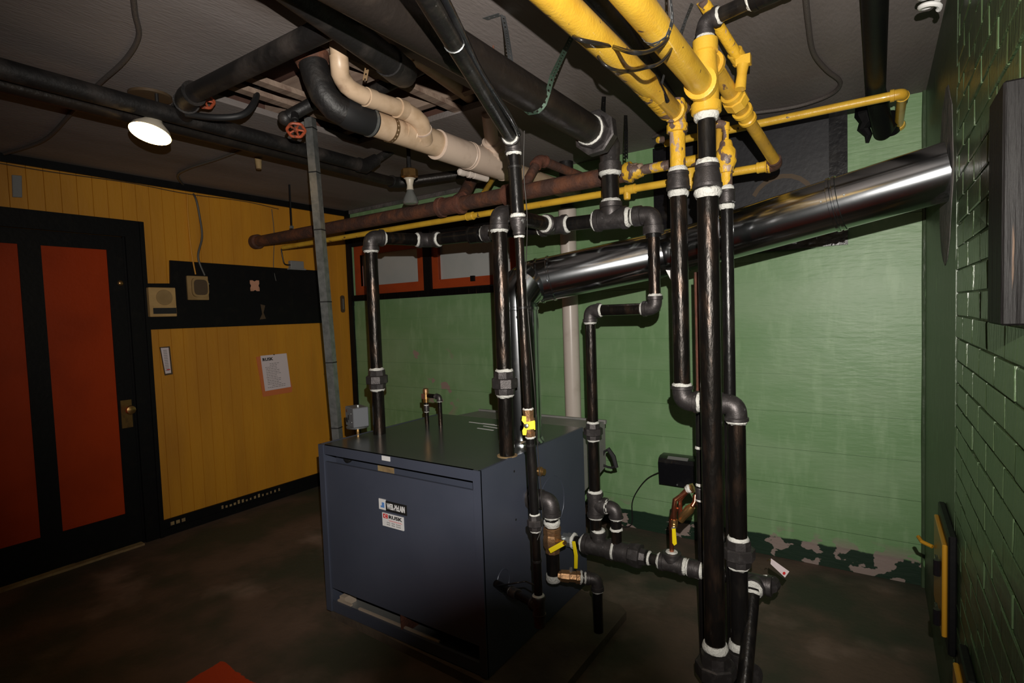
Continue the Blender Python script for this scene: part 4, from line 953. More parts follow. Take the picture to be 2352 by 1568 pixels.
bt = Xp(1140, 1340, bx1+.01); bd = (bt-tg_).normalized()
tee(gp, tg_, gd, bd, .0185, s=(1, 0, 0)); plumb(gp, tg_+bd*.03, bt, .0155); coupling(gp, tg_.lerp(bt, .55), bd, .016, .05, 'cast', False)
part('end_cap', G().lathe(gs[5]-gd*.04, gd, [(0, .018), (.003, .021), (.035, .021), (.04, .016)], 14), 'cast', gp)
for py, f_ in ((380, .32), ): tape(gp, gs[0].lerp(gs[1], f_), g_dir, .0235)
for a_, b_, f_ in ((1, 2, .45), (2, 4, .3), (4, 5, .35)): tape(gp, gs[a_].lerp(gs[b_], f_), g_dir, .0165)
up_d = up0+ud*.0; tape(gp, gs[0]+gdu*.66, gdu, .0235, 'zinc', .002, 'tie_ring')
gv = thing('gas_valve', 'brass gas valve with yellow butterfly handle on the slim pipe', 'valve', (gs[3].x, gs[3].y, gs[3].z))
gl = (gs[2]-gs[3]).length; gq = (gs[2]-gs[3]).normalized()
part('body', G().lathe(gs[3], gq, [(0, .019), (.015, .021), (.017, .016), (.028, .017), (.035, .022), (gl-.035, .022), (gl-.03, .019), (gl, .021)], 8), 'bronze', gv, 25)
hc = gs[3].lerp(gs[2], .45)-_f*.028
part('stem', G().lathe(hc-R2*.008, -R2*.4-_f, [(0, .008), (.012, .008), (.014, .004)], 8), 'zinc', gv)
w_ = R2; h_ = -D2
part('handle', G().prism([hc-w_*.010-h_*.016, hc+w_*.018-h_*.012, hc+w_*.018+h_*.018, hc-w_*.002+h_*.014, hc-w_*.012+h_*.012, hc-w_*.012+h_*.032, hc-w_*.026+h_*.034, hc-w_*.028+h_*.018, hc-w_*.016+h_*.002, hc-w_*.026-h_*.018, hc-w_*.024-h_*.034, hc-w_*.012-h_*.034, hc-w_*.010-h_*.024], _f*.003), 'vyellow', gv, 0, label='yellow butterfly handle')
part('handle_tab', G().box(hc+w_*.018+_f*.012, (.004, .024, .03), Matrix.Rotation(yaw, 3, 'Z')), 'vyellow', gv, 0)
# thermostat cable tied along the gas pipe
cp_ = [gs[0]+(up0-gs[0])*.9+V((.02, 0, .03)), gs[0]+V((.035, .02, .03)), Dp(1203, 400, 1.90), Dp(1211, 505, 1.93), Dp(1208, 640, 1.92), Dp(1216, 760, 1.93), Dp(1228, 900, 1.93), Dp(1233, 1000, 1.95), Dp(1243, 1130, 1.95), Dp(1246, 1200, 1.95), Dp(1234, 1240, 1.93)]
cable('wire', cp_[1:], .0018, 'darkwire', 'thin grey wire running down beside the gas pipe', 'wire')
c2 = [Dp(1130, 160, 1.35), Dp(1150, 220, 1.6), Dp(1168, 280, 1.75)]
cable('cable', [gs[0]+gdu*s_+R2*(.030+.006*math.sin(s_*9))+_f*.01 for s_ in (1.9, 1.5, 1.2, .95, .75, .55, .35, .18, .07)], .009, 'blackgloss', 'black cable strapped alongside the sloping gas pipe', 'cable')
cable('wire', [Xp(1140, 1345, bx1+.02), Dp(1175, 1340, 1.98), Dp(1205, 1335, 1.97), Dp(1215, 1338, 1.96), Dp(1232, 1345, 1.94)], .003, 'cable', 'short black wire from the boiler side to the gas pipe', 'wire')

# ================================================================== LEFT CEILING PIPES
ZP = 2.44
def line(pa, pb, z, ext0=0, ext1=0):
    a = Zp(*pa, z); b = Zp(*pb, z); d = (b-a).normalized(); return a-d*ext0, b+d*ext1
a, b_ = line((0, 157), (838, 382), ZP, 1.6)
la = thing('overhead_pipe', 'upper dusty black pipe of the pair under the left ceiling', 'pipe', (a+b_)/2)
db = (b_-a).normalized(); e2 = Dp(905, 343, (b_-CAM).dot(_f)+.12)
plumb(la, a, b_-db*.03, .037, 'dusty'); part('elbow', G().tube([b_-db*.05, b_-db*.0, b_+(e2-b_)*.25, b_+(e2-b_)*.4], [.044, .044, .038, .036], 18), 'blackpaint', la)
plumb(la, b_+(e2-b_)*.3, e2+(e2-b_)*.4, .024, 'blackpaint')
a, b_ = line((0, 192), (905, 418), ZP-.01, 1.6)
lb = thing('overhead_pipe', 'lower black pipe of the pair under the left ceiling, behind the lamp', 'pipe', (a+b_)/2)
c3 = Zp(1075, 398, ZP+.06); run(lb, [a, b_+(b_-a).normalized()*.03, c3], .031, 'blackpipe', 'blackpaint', seals='', a=.06)
a, b_ = line((430, 222), (775, 52), 2.46)
lc = thing('cross_pipe', 'black pipe crossing the ceiling from the left pair towards the plastic drain', 'pipe', (a+b_)/2)
dn_ = Zp(425, 262, ZP+.01)
run(lc, [dn_-(Zp(300, 245, ZP)-dn_)*-.0, a, b_+(b_-a)*.5], .037, 'dusty', 'blackpaint', seals='', a=.055)
part('branch', G().tube([dn_, Zp(400, 240, ZP+.05)], .02, 12), 'blackpaint', lc)
# small branch with second handwheel
a = Dp(655, 272, 2.45); b_ = Dp(745, 222, 2.5)
ld = thing('valve_branch', 'short black pipe holding the right handwheel valve near the ceiling opening', 'pipe', a)
plumb(ld, a, b_+(b_-a)*.4, .028, 'blackpaint'); part('cap', G().sphere(a, .032, 14), 'blackpaint', ld)
def handwheel(c, stemtop, lab, r=.036):
    h = thing('handwheel', lab, 'valve wheel', c)
    ax = (stemtop-c).normalized(); u, v = frame(ax)
    part('rim', G().tube([c+u*(r*(1+.05*math.cos(6*2*math.pi*k/36))*math.cos(2*math.pi*k/36))+v*(r*(1+.05*math.cos(6*2*math.pi*k/36))*math.sin(2*math.pi*k/36)) for k in range(37)], .0065, 8, False), 'redwheel', h)
    g = G()
    for k in range(5): t = 2*math.pi*k/5; g.tube([c+ax*.004, c+u*(r*math.cos(t))+v*(r*math.sin(t))], .0045, 6)
    g.lathe(c-ax*.004, ax, [(0, .006), (.002, .011), (.014, .010)], 10); part('spokes', g, 'redwheel', h)
    part('stem', G().tube([c, stemtop], .006, 8), 'zinc', h); part('bonnet', G().lathe(stemtop-ax*.03, ax, [(0, .010), (.012, .012), (.014, .016), (.03, .017), (.05, .02)], 8), 'dusty', h)
handwheel(Dp(470, 232, 2.42), Dp(469, 202, 2.46), 'orange handwheel hanging left, under the crossing black pipe')
handwheel(Dp(680, 299, 2.40), Dp(677, 270, 2.44), 'orange handwheel hanging right, beside the strut channel')
cable('hose', [Dp(428, 262, 2.35), Dp(500, 270, 2.36), Dp(560, 262, 2.40), Dp(588, 225, 2.48), Dp(590, 185, 2.6)], .014, 'rubber', 'black hose curving up into the ceiling opening', 'hose', n=12)
# dark beam-like pipe at the right side of the opening
a = Dp(860, 210, 2.5); b_ = Dp(975, 150, 2.35)
le = thing('short_black_pipe', 'black pipe end behind the plastic waste pipe at the opening edge', 'pipe', a); plumb(le, a-(b_-a)*.5, b_+(b_-a)*.1, .030, 'blackpaint')
a = Dp(700, 330, 2.7); b_ = Dp(775, 300, 2.7)
# second wide black duct to the left of the main
a, b_ = line((620, -60), (1010, 235), 2.42, .6)
lf = thing('overhead_pipe', 'broad black pipe left of the steam main, in shadow above the drain', 'pipe', (a+b_)/2)
plumb(lf, a, Zp(905, 150, 2.42), .050, 'blackpaint'); part('elbow', G().tube([Zp(890, 138, 2.42), Zp(915, 160, 2.43), Zp(925, 166, 2.46), Zp(925, 166, ZC-.06)], .056, 20), 'blackpaint', lf)

# right-hand ceiling pipe bending into the wall
a = Zp(2046, -40, 2.47); e_ = Zp(2012, 215, 2.47)
rp = thing('soil_pipe', 'matt black pipe along the ceiling at right bending down into the green wall', 'pipe', (a+e_)/2)
part('pipe', G().tube([V((e_.x, -1.0, 2.47)), V((e_.x, e_.y, 2.47))], .038, 22), 'matteblack', rp)
wq = Yp(2045, 296, YB-.03)
part('bend', G().tube([V((e_.x, e_.y-.02, 2.47)), V((e_.x+.01, e_.y+.12, 2.44)), V((e_.x+.03, e_.y+.26, 2.36)), V((wq.x, YB-.06, wq.z+.04)), V((wq.x, YB-.002, wq.z))], [.04, .044, .044, .044, .044], 22), 'matteblack', rp)
jag = thing('tar_lump', 'jagged black lump of old tar hanging at the wall top', 'lump', Yp(1985, 320, YB-.05))
g = G(); c0 = Yp(1988, 262, YB-.05); c1 = Yp(1992, 328, YB-.03)
g.tube([c0+Z*.05, c0, c0.lerp(c1, .3)+X*.01, c0.lerp(c1, .5)-X*.012, c0.lerp(c1, .75)+X*.008, c1], [.045, .050, .042, .030, .018, .008], 9); part('lump', g, 'matteblack', jag, 0)

# ================================================================== CABLES ON THE CEILING
def zc(px, py): return Zp(px, py, ZC-.012)
cable('armoured_cable', [zc(303, -40), zc(310, 30), zc(318, 85), zc(285, 140), zc(225, 195), zc(165, 258), zc(100, 322), zc(10, 353)], .009, 'armour', 'painted armoured cable on the left ceiling passing above the black pipes')
cable('armoured_cable', [zc(640, 318), zc(560, 343), zc(500, 365), zc(430, 388), zc(408, 405), zc(428, 432)]+[Xp(*p, XL+.016) for p in ((448, 452), (459, 500), (464, 545), (455, 590), (470, 632))], .008, 'greycable', 'grey armoured cable from the ceiling down to the thermostat box')
cable('armoured_cable', [Xp(*p, XL+.016) for p in ((430, 445), (432, 500), (440, 580), (449, 630))], .006, 'plank', 'thin yellow-painted cable beside the grey one above the thermostat box')
cable('armoured_cable', [zc(1848, -40), zc(1856, 50), zc(1868, 120), zc(1898, 160), zc(1930, 188), zc(1912, 214), zc(1860, 236), zc(1800, 250), zc(1700, 264), zc(1560, 290), zc(1500, 315)], .010, 'armour', 'painted armoured cable looping over the right ceiling')
cable('wire', [Xp(0, 375, XL+.01)]+[Xp(*p, XL+.022) for p in ((120, 395), (300, 420), (430, 445), (560, 462), (640, 480))], .003, 'darkbrown', 'thin brown wire sagging along the top of the yellow wall', 'wire')
# cable loops round the yellow pipes
dpa = 1.9
def under(px, py, X0, off): off = off*1.75 if off > 0 else off; q = Xp(px, py, X0); dd__ = (q-CAM).dot(_f); return Dp(px, py, dd__-off)
o1, o2 = .052, .050
cable('cable', [under(1318, 84, P2.x, -.02), under(1335, 92, P2.x, .035), under(1375, 100, P2.x, o1), under(1410, 108, P2.x, o1), under(1450, 120, P1.x, .03), under(1490, 118, P1.x, o2), under(1525, 98, P1.x, o2), under(1540, 72, P1.x, .03), under(1538, 48, P1.x, -.02), under(1515, 28, P1.x, -.05)], .0055, 'cable', 'upper loop of black cable slung around both fat yellow pipes', 'cable')
cable('cable', [under(1374, 130, P2.x, -.01), under(1388, 148, P2.x, .03), under(1412, 160, P2.x, o1), under(1445, 163, P2.x, .045), under(1485, 155, P1.x, .03), under(1515, 145, P1.x, o2), under(1538, 120, P1.x, .045), under(1545, 95, P1.x, .0), under(1540, 78, P1.x, -.03)], .0045, 'cable', 'lower loop of black cable slung around both fat yellow pipes', 'cable')
cable('cable', [under(1392, 68, P2.x, -.03), under(1420, 92, P2.x, .0), under(1450, 125, P2.x, .03), under(1478, 158, P2.x, .045), under(1510, 188, P2.x, .05), under(1533, 232, P2.x, .05)], .0085, 'blackgloss', 'thick black cable ending in a point between the yellow pipes', 'cable')
bpz = ZC-.06; a = Zp(1375, 0, bpz); b_ = Zp(1545, 240, bpz)
bk_ = thing('hidden_black_pipe', 'black pipe in shadow between the two fat yellow pipes', 'pipe', (a+b_)/2); plumb(bk_, a-(b_-a).normalized()*.8, b_, .034, 'blackpaint')

# ================================================================== STRAPS
def strap(pts, wd, m, lab, width=.019):
    g = strap_geo(pts, wd, width); return solo('strap', g, m, lab, 'strap', smooth=0)
mc = lambda f: V((-.985, f, MZ))
ym = Xp(1225, 225, -.985).y
top = Zp(1318, 75, ZC-.01)
strap([top, V((-.985+mr_+.012, ym+.012, MZ+.05)), V((-.985+mr_+.003, ym, MZ+.0)), V((-.985+mr_*.75, ym-.004, MZ-mr_*.75)), V((-.985+mr_*.3, ym-.006, MZ-mr_-.002)), V((-.985-mr_*.4, ym-.008, MZ-mr_*.98)), V((-.985-mr_-.003, ym-.01, MZ-.01))], R2*.80+D2*.60, 'strapg', 'greenish perforated strap slung under the steam main')
tb = Zp(1160, 33, ZC-.006); strap([Zp(1114, 44, ZC-.004), Zp(1150, 33, ZC-.004)], V((.3, 1, 0)), 'strap', 'short perforated strap end screwed flat to the ceiling', .022)
strap([Zp(1155, 36, ZC-.006), Dp(1162, 70, 1.86), Dp(1170, 120, 1.76), Dp(1176, 165, 1.70)], V((.5, 1, 0)), 'strap', 'twisted perforated strap hanging behind the steam main')
strap([Dp(853, 88, 2.05), Dp(846, 140, 2.06), Dp(838, 185, 2.08)], R2+D2*.1, 'strapb', 'brown perforated strap holding up the narrow plastic pipe', .017)
wvec = (wp[6]-wp[5]).normalized(); u_, v_ = frame(wvec)
def ringstrap(c, ax, r, m, lab, a0=0, a1=360, width=.017):
    u, v = frame(ax); n = 20
    return strap([c+u*(r*math.cos(math.radians(a0+(a1-a0)*k/n)))+v*(r*math.sin(math.radians(a0+(a1-a0)*k/n))) for k in range(n+1)], ax, m, lab, width)
ringstrap(wp[5].lerp(wp[6], .18), wvec, .0365, 'strapb', 'brown perforated strap wrapped round the narrow plastic pipe')
ringstrap(V((PX, yat(895, 290).y, w0.z)), Y, pr+.002, 'strapb', 'grey-brown perforated strap wrapped round the large plastic drain', width=.02)
yy_ = Xp(1508, 92, P1.x).y
strap([V((P1.x+.045, yy_-.05, ZC-.005)), V((P1.x+.045, yy_-.02, zy2+.06)), V((P1.x+.044, yy_, zy2+.01)), V((P1.x+.030, yy_, zy2-.030)), V((P1.x, yy_-.003, zy2-.043)), V((P1.x-.030, yy_-.006, zy2-.030)), V((P1.x-.043, yy_-.01, zy2))], Y, 'strap', 'grey perforated strap under the right fat yellow pipe', .022)
strap([Zp(1590, 8, ZC-.01), Dp(1575, 45, 1.95), Dp(1560, 85, 1.9)], Y+X*.3, 'strap', 'perforated strap hanging right of the right fat yellow pipe', .016)
ys_ = Xp(1500, 215, P2.x).y
strap([Dp(1525, 172, 1.95), Dp(1518, 200, 1.93), Dp(1512, 222, 1.92), Dp(1498, 232, 1.90), Dp(1484, 226, 1.90)], Y, 'strap', 'small perforated strap at the end of the left fat yellow pipe', .016)
strap([Zp(1387, 222, ZC-.005), Dp(1386, 245, 2.55), Dp(1386, 275, 2.5)], R2, 'matteblack', 'black perforated hanger left of the two behind the steam main union', .02)
strap([Zp(1437, 265, ZC-.005), Dp(1438, 300, 2.7), Dp(1438, 365, 2.66)], R2, 'matteblack', 'black perforated hanger right of the two behind the steam main elbow', .018)

# ================================================================== STRUT AND LEFT WALL ITEMS
q0 = Dp(775, 1000, 2.98); q1_ = V((q0.x, q0.y, ZC-.02))
q1_ = Dp(712, 272, 2.76); q1_.z = min(q1_.z, ZC-.01)
cn = thing('strut_channel', 'tall grey steel strut channel standing behind the boiler to the ceiling', 'strut', (q0.x, q0.y, 0))
dz_ = (q1_-q0).normalized(); bot = q0-dz_*(q0.z/dz_.z)
ang = math.radians(22); ux_ = V((math.cos(ang), math.sin(ang), 0)); uy_ = V((-math.sin(ang), math.cos(ang), 0)); hw = .021
pr_ = [(-hw, -hw), (hw, -hw), (hw, hw), (hw-.008, hw), (hw-.008, hw-.003), (hw-.003, hw-.003), (hw-.003, -hw+.003), (-hw+.003, -hw+.003), (-hw+.003, hw-.003), (-hw+.008, hw-.003), (-hw+.008, hw), (-hw, hw)]
part('channel', G().prism([bot+ux_*a_+uy_*b__ for a_, b__ in pr_], q1_-bot), 'zinc', cn, 0)
for f_ in (.95, .86, .74, .585, .45, .30): c__ = bot.lerp(q1_, .36+.62*(f_-.30)/.65); part('tie_band', G().box(c__, (.0455, .0455, .006), Matrix.Rotation(ang, 3, 'Z')), 'ink', cn, 0)
LW = XL+.0
bdz = [Xp(*p, LW) for p in ((388, 598), (748, 623), (748, 741), (337, 757), (333, 651), (389, 651))]
solo('backboard', G().prism([V((XL+.0004, p.y, p.z)) for p in bdz], (.0176, 0, 0)), 'matteblack', 'long black painted board mounted across the yellow wall', 'board', smooth=0)
FX = XL+.018
# intercom
c = Xp(370, 690, FX); ic = thing('intercom', 'beige wall intercom box with speaker grille beside the door', 'intercom', (FX, c.y, c.z-.11))
ya_, yb_ = Xp(343, 690, FX+.05).y, Xp(405, 690, FX+.05).y; za_, zb2 = Xp(372, 727, FX+.05).z, Xp(372, 660, FX+.05).z
part('case', G().bb(FX, FX+.05, ya_, yb_, za_, zb2), 'beige', ic, 0, bevel=.004)
part('grille', G().lathe((FX+.049, (ya_+yb_)/2+.01, za_+(zb2-za_)*.66), X, [(0, .055), (.004, .053), (.004, .035), (.003, .0)], 24), 'brownbox', ic)
part('control_slot', G().bb(FX+.0495, FX+.0515, ya_+.02, yb_-.004, za_+.02, za_+(zb2-za_)*.30), 'ink', ic, 0); part('trim_bar', G().bb(FX+.05, FX+.054, ya_+.02, yb_-.004, za_+(zb2-za_)*.32, za_+(zb2-za_)*.37), 'beige', ic, 0)
# thermostat
ya_, yb_ = Xp(428, 660, FX).y, Xp(476, 660, FX).y; za_, zb2 = Xp(452, 689, FX).z, Xp(452, 634, FX).z
tm = thing('thermostat_box', 'brown rounded thermostat box on the black board', 'thermostat', (FX, (ya_+yb_)/2, za_))
tb_ = part('base', G().bb(FX, FX+.022, ya_, yb_, za_, zb2), 'brownbox', tm, 0, bevel=.004)
g = G(); n = 28; cy_, cz_ = (ya_+yb_)/2+.008, (za_+zb2)/2+.004; ring = []
for k in range(n):
    t_ = 2*math.pi*k/n; c_s, s_s = math.cos(t_), math.sin(t_); ring.append(V((FX+.02, cy_+abs(c_s)**.5*math.copysign(1, c_s)*(yb_-ya_)*.40, cz_+abs(s_s)**.5*math.copysign(1, s_s)*(zb2-za_)*.40)))
cv_ = part('cover', G().prism(ring, (.02, 0, 0)), 'brownbox', tm, 25, bevel=0)
part('dial', G().prism([V((FX+.0405, cy_+(p.y-cy_)*.8, cz_+(p.z-cz_)*.8)) for p in ring], (.004, 0, 0)), 'darkbrown', cv_, 25)
part('screw', G().lathe((FX, yb_+.01, cz_+.03), X, [(0, .008), (.004, .006)], 8), 'zinc', tm)
# conduit box above board
ya_, yb_ = Xp(662, 608, FX).y, Xp(692, 608, FX).y; za_, zb2 = Xp(676, 617, FX).z, Xp(676, 600, FX).z
jb = thing('junction_box', 'small grey junction box on the top edge of the black board', 'box', (FX, (ya_+yb_)/2, za_))
part('case', G().bb(FX, FX+.04, ya_, yb_, za_, zb2), 'boxgrey2', jb, 0, bevel=.003); part('base_plate', G().bb(FX, FX+.045, ya_-.012, yb_+.014, za_-.012, za_), 'boxgrey2', jb, 0)
cable('cable', [V((FX+.03, ya_+.005, (za_+zb2)/2-.005))]+[Xp(*p, FX+.02) for p in ((654, 606), (649, 590), (646, 572))], .006, 'cable', 'black cable curling from the thin yellow pipe to the junction box', 'cable')
cable('wire', [Xp(*p, XL+.012) for p in ((624, 480), (630, 540), (628, 610))]+[Xp(634, 645, FX+.004)], .003, 'greycable', 'loose thin wire hanging over the black board', 'wire')
# pink bare spot
c = Xp(585, 656, FX); pts = []
for k in range(16): t_ = 2*math.pi*k/16; rr_ = .048*(1+.28*math.cos(4*t_)); pts.append(V((FX, c.y+rr_*math.cos(t_+.8)*.9, c.z+rr_*math.sin(t_+.8))))
solo('flower_sticker', G().prism(pts, (.002, 0, 0)), 'pink', 'faded pink flower-shaped sticker on the black board', 'sticker', smooth=0)
c = Xp(602, 718, FX); solo('paint_smear', G().prism([V((FX, c.y-.01, c.z+.07)), V((FX, c.y+.03, c.z+.06)), V((FX, c.y+.012, c.z)), V((FX, c.y+.03, c.z-.05)), V((FX, c.y-.025, c.z-.055)), V((FX, c.y, c.z-.01))], (.0015, 0, 0)), 'darkbrown', 'faint brown paint smear low on the black board', 'smear', smooth=0)
# notice
def wallquad(ps, x, th_): return G().prism([V((x, Xp(*p, x).y, Xp(*p, x).z)) for p in ps], (th_, 0, 0))
nt_ = thing('notice', 'white typed notice pinned over an orange folder on the yellow wall', 'paper', Xp(633, 905, XL))
part('folder', wallquad(((588, 820), (600, 817), (655, 826), (671, 890), (670, 900), (604, 911)), XL+.001, .004), 'orangepaper', nt_, 0)
sht_ = part('sheet', wallquad(((598, 817), (658, 811), (668, 888), (609, 898)), XL+.006, .001), 'paper', nt_, 0)
A0, A1, A2 = (Xp(*p, XL+.0075) for p in ((598, 817), (658, 811), (609, 898)))
uu, vv_ = (A1-A0), (A2-A0)
def sheet_bar(u0, u1, v0, v1, m, g): 
    i = [A0+uu*a_+vv_*b__ for a_, b__ in ((u0, v0), (u1, v0), (u1, v1), (u0, v1))]; g.prism(i, (.0004, 0, 0))
tx = text_mesh('RUSK', .05, (0, 0, 0), X, Z, .0003, .002); xs = [v.x for v in tx.v]; zs_ = [v.z for v in tx.v]
tx.v = [A0+uu*(.06+.40*(v.x-min(xs))/(max(xs)-min(xs)))+vv_*(.16-.09*(v.z-min(zs_))/(max(zs_)-min(zs_)))+X*(.0006+v.y) for v in tx.v]; part('heading', tx, 'ink', sht_, 0)
g = G(); random.seed(5)
for k in range(15):
    v0 = .24+k*.048; u_0 = random.choice((.12, .14, .3)); u_1 = random.uniform(.5, .9)
    u = u_0
    while u < u_1: w_2 = random.uniform(.03, .10); sheet_bar(u, u+w_2, v0, v0+.014, None, g); u += w_2+.02
part('typed_lines', g, 'inkgrey', sht_, 0); pp_ = Xp(629, 814, XL+.01); part('pin', G().lathe(pp_, X, [(0, .005), (.008, .004)], 8), 'darkbrown', nt_)
# tube thermometer card
tc_ = thing('thermometer_card', 'small framed thermometer card on the yellow wall beside the door', 'thermometer', Xp(382, 860, XL))
part('frame', wallquad(((366, 797), (389, 795), (396, 859), (378, 862)), XL+.0005, .008), 'darkbrown', tc_, 0); part('card', wallquad(((369, 799), (387, 798), (393, 856), (380, 858)), XL+.0088, .001), 'paper', tc_, 0)
g = G()
for k in range(13): z_ = k*3.8; g_ = wallquad(((374.5+k*.45, 804+z_), (383+k*.5, 803.5+z_), (383.2+k*.5, 804.8+z_), (374.8+k*.45, 805.3+z_)), XL+.01, .0005); g.v += g_.v; i_ = len(g.v)-8; g.f += [tuple(i_+q for q in f) for f in g_.f]
part('scale_marks', g, 'inkgrey', tc_, 0); part('red_line', wallquad(((383, 848), (391, 847), (391, 849), (383, 850)), XL+.01, .0006), 'redink', tc_, 0)
solo('switch_plate', wallquad(((26, 402), (49, 404), (50, 454), (28, 453)), XL+.0005, .012), 'boxgrey2', 'pale narrow plate high on the yellow wall above the door', 'plate', smooth=0, bevel=.002)
ov = thing('tube_gauge', 'small oval tube gauge screwed to the yellow wall right of the strut', 'gauge', Xp(786, 725, XL)); c = Xp(786, 698, XL)
part('backing', G().prism([V((XL+.0005, c.y+.022*math.cos(t)*(1), c.z+.06*math.copysign(1, math.sin(t))*(abs(math.sin(t)) > .01)+.022*math.sin(t))) for t in [2*math.pi*(k+.5)/16 for k in range(16)]], (.012, 0, 0)), 'darkbrown', ov, 25)
part('glass_tube', G().tube([c+X*.016+Z*.05, c+X*.016-Z*.05], .006, 8), 'glassbulb', ov)

# ================================================================== LAMPS
bc = Dp(345, 307, 2.36); ax_ = V((-.10, .10, 1)).normalized(); ax_ = (-D2*.93-_f*.15-R2*.14); 
fwd_ax = (D2*.93-_f*.25-R2*.05).normalized()   # the bulb looks down and a little towards the camera
rad_ = 42*2.36/FPX
lm = thing('flood_lamp', 'lit reflector flood bulb hanging under the left ceiling pipes', 'lamp', bc)
part('bulb_face', G().lathe(bc, fwd_ax, [(0, rad_), (.004, rad_*.97), (.009, rad_*.7), (.012, rad_*.2)], 36), 'glow', lm)
part('reflector', G().lathe(bc-fwd_ax*.0005, -fwd_ax, [(0, rad_*1.01), (.02, rad_*.92), (.055, rad_*.5), (.075, rad_*.38)], 36), 'cream', lm)
part('socket', G().lathe(bc-fwd_ax*.075, -fwd_ax, [(0, .022), (.01, .026), (.05, .026), (.07, .02)], 18), 'blackpaint', lm)
sk = bc-fwd_ax*.14; part('cord', G().tube([sk, V((sk.x, sk.y, ZC))], .008, 8), 'cable', lm)
cb_ = Zp(345, 222, ZC-.01); part('ceiling_box', G().lathe((cb_.x, cb_.y, ZC-.016), Z, [(0, .075), (.002, .085), (.014, .085)], 28), 'darkbrown', lm)
pl_ = bpy.data.lights.new('flood_lamp_light', 'SPOT'); plo = bpy.data.objects.new('flood_lamp_light', pl_); C.objects.link(plo)
pl_.energy = 3; pl_.color = (1, .55, .2); pl_.spot_size = math.radians(130); pl_.spot_blend = .8; pl_.shadow_soft_size = .05
plo.location = bc+fwd_ax*.02; plo.rotation_euler = fwd_ax.to_track_quat('-Z', 'Y').to_euler()
# unlit bulb in brass holder
b0 = Dp(940, 389, 3.25); ztop_ = b0.z; lu = thing('unlit_lamp', 'unlit ceiling bulb in an octagonal brass holder', 'lamp', (b0.x, b0.y, ZC-.30))
zb_ = lambda py: zat(b0, py)
part('holder', G().lathe((b0.x, b0.y, ztop_), -Z, [(0, .046), (.004, .050), (ztop_-zb_(406), .051), (ztop_-zb_(409), .036)], 8), 'brass', lu, 20); part('stem', G().tube([(b0.x, b0.y, ztop_), (b0.x, b0.y, ZC)], .012, 8), 'blackpaint', lu)
part('socket', G().lathe((b0.x, b0.y, zb_(410)), -Z, [(0, .036), (.008, .026), (.04, .018), (.06, .020), (.068, .022)], 20), 'cream', lu)
part('bulb', G().lathe((b0.x, b0.y, zb_(434)), -Z, [(0, .017), (.02, .024), (.06, .044), (.08, .048), (.09, .042), (.095, .02)], 24), 'glassbulb', lu)
part('filament_tip', G().sphere((b0.x, b0.y, zb_(461)), .016, 10), 'dope', lu)
# compact fluorescent at top right
cc = Dp(2136, -49, 1.62); cf = thing('spiral_bulb', 'white spiral compact fluorescent bulb at the top right corner', 'bulb', cc)
hel = [cc-Z*.0+V((.024*math.cos(k*.42), .024*math.sin(k*.42), .085-.0019*k)) for k in range(62)]; sh_ = -.062
part('spiral_tube', G().tube([p+Z*sh_ for p in hel], .0075, 8), 'cfl', cf); part('ballast', G().lathe(cc+Z*.03, Z, [(0, .026), (.05, .024), (.06, .015), (.08, .013)], 16), 'cream', cf)
part('holder', G().lathe((cc.x, cc.y, min(ZC, cc.z+.10)), Z, [(0, .03), (max(.02, ZC-cc.z-.10), .035)], 16), 'blackpaint', cf)
q = Zp(593, 362, ZC); solo('pipe_stub', G().tube([(q.x, q.y, ZC), (q.x, q.y, ZC-.07)], [.022, .016], 12), 'tan', 'short tan stub poking from the ceiling near the left pipes', 'stub')
q = Zp(1133, 105, ZC); solo('hook', G().tube([(q.x, q.y, ZC), (q.x, q.y, ZC-.02), (q.x+.012, q.y, ZC-.03), (q.x+.012, q.y, ZC-.045), (q.x-.004, q.y, ZC-.05), (q.x-.012, q.y, ZC-.038)], .0035, 6), 'rust_red', 'small rusty hook in the ceiling', 'hook')

# ================================================================== LOW BACK AREA: relay, copper feed, tag
q = Yp(1556, 1083, 3.36); ql = Yp(1516, 1083, 3.36).x; qr = Yp(1597, 1083, 3.36).x; zt_2 = Yp(1556, 1050, 3.36).z; zb_2 = Yp(1556, 1118, 3.36).z
tk = .10; yb0 = 3.34
rb_ = thing('feeder_box', 'black control box with white label in front of the green wall', 'box', ((ql+qr)/2, 3.38, zb_2))
prof = [(yb0+.1, zb_2), (yb0, zb_2+.01), (yb0-.012, zt_2-.035), (yb0, zt_2-.010), (yb0+.025, zt_2), (yb0+.1, zt_2)]
part('cover', G().prism([V((ql, a_, b__)) for a_, b__ in prof], (qr-ql, 0, 0)), 'blackgloss', rb_, 25)
part('label_strip', G().prism([V((ql+.055, yb0-.002, zt_2-.012)), V((qr-.04, yb0-.002, zt_2-.012)), V((qr-.04, yb0+.022, zt_2+.001)), V((ql+.055, yb0+.022, zt_2+.001))], (0, -.001, .001)), 'boxgrey2', rb_, 0)
part('bracket', G().bb(ql+.02, qr-.02, yb0+.09, YB+.004, zb_2+.03, zt_2-.03), 'matteblack', rb_, 0)
qb = Yp(1556, 1108, yb0); part('screw', G().lathe((qb.x, yb0-.004, zb_2+.022), -Y, [(0, .006), (.003, .005)], 8), 'zinc', rb_)
cable('cable', [V((ql+.005, yb0+.03, Yp(1515, 1083, 3.36).z)), Yp(1488, 1098, 3.4), Yp(1465, 1125, 3.42), Yp(1452, 1155, 3.44), V((Yp(1448, 1160, 3.44).x, 3.44, .03)), V((Yp(1440, 1160, 3.44).x-.1, 3.42, .006))], .004, 'cable', 'black cord from the feeder box to the floor along the green wall', 'cord')
cp2 = thing('copper_feed', 'copper water feed loop with brass check valve rising from the return header', 'pipe', (-.755, LY, LZ+.03))
F = lambda px, py, dy=0: Yp(px, py, LY+dy)
x0 = -.755; zr = F(1556, 1190).z
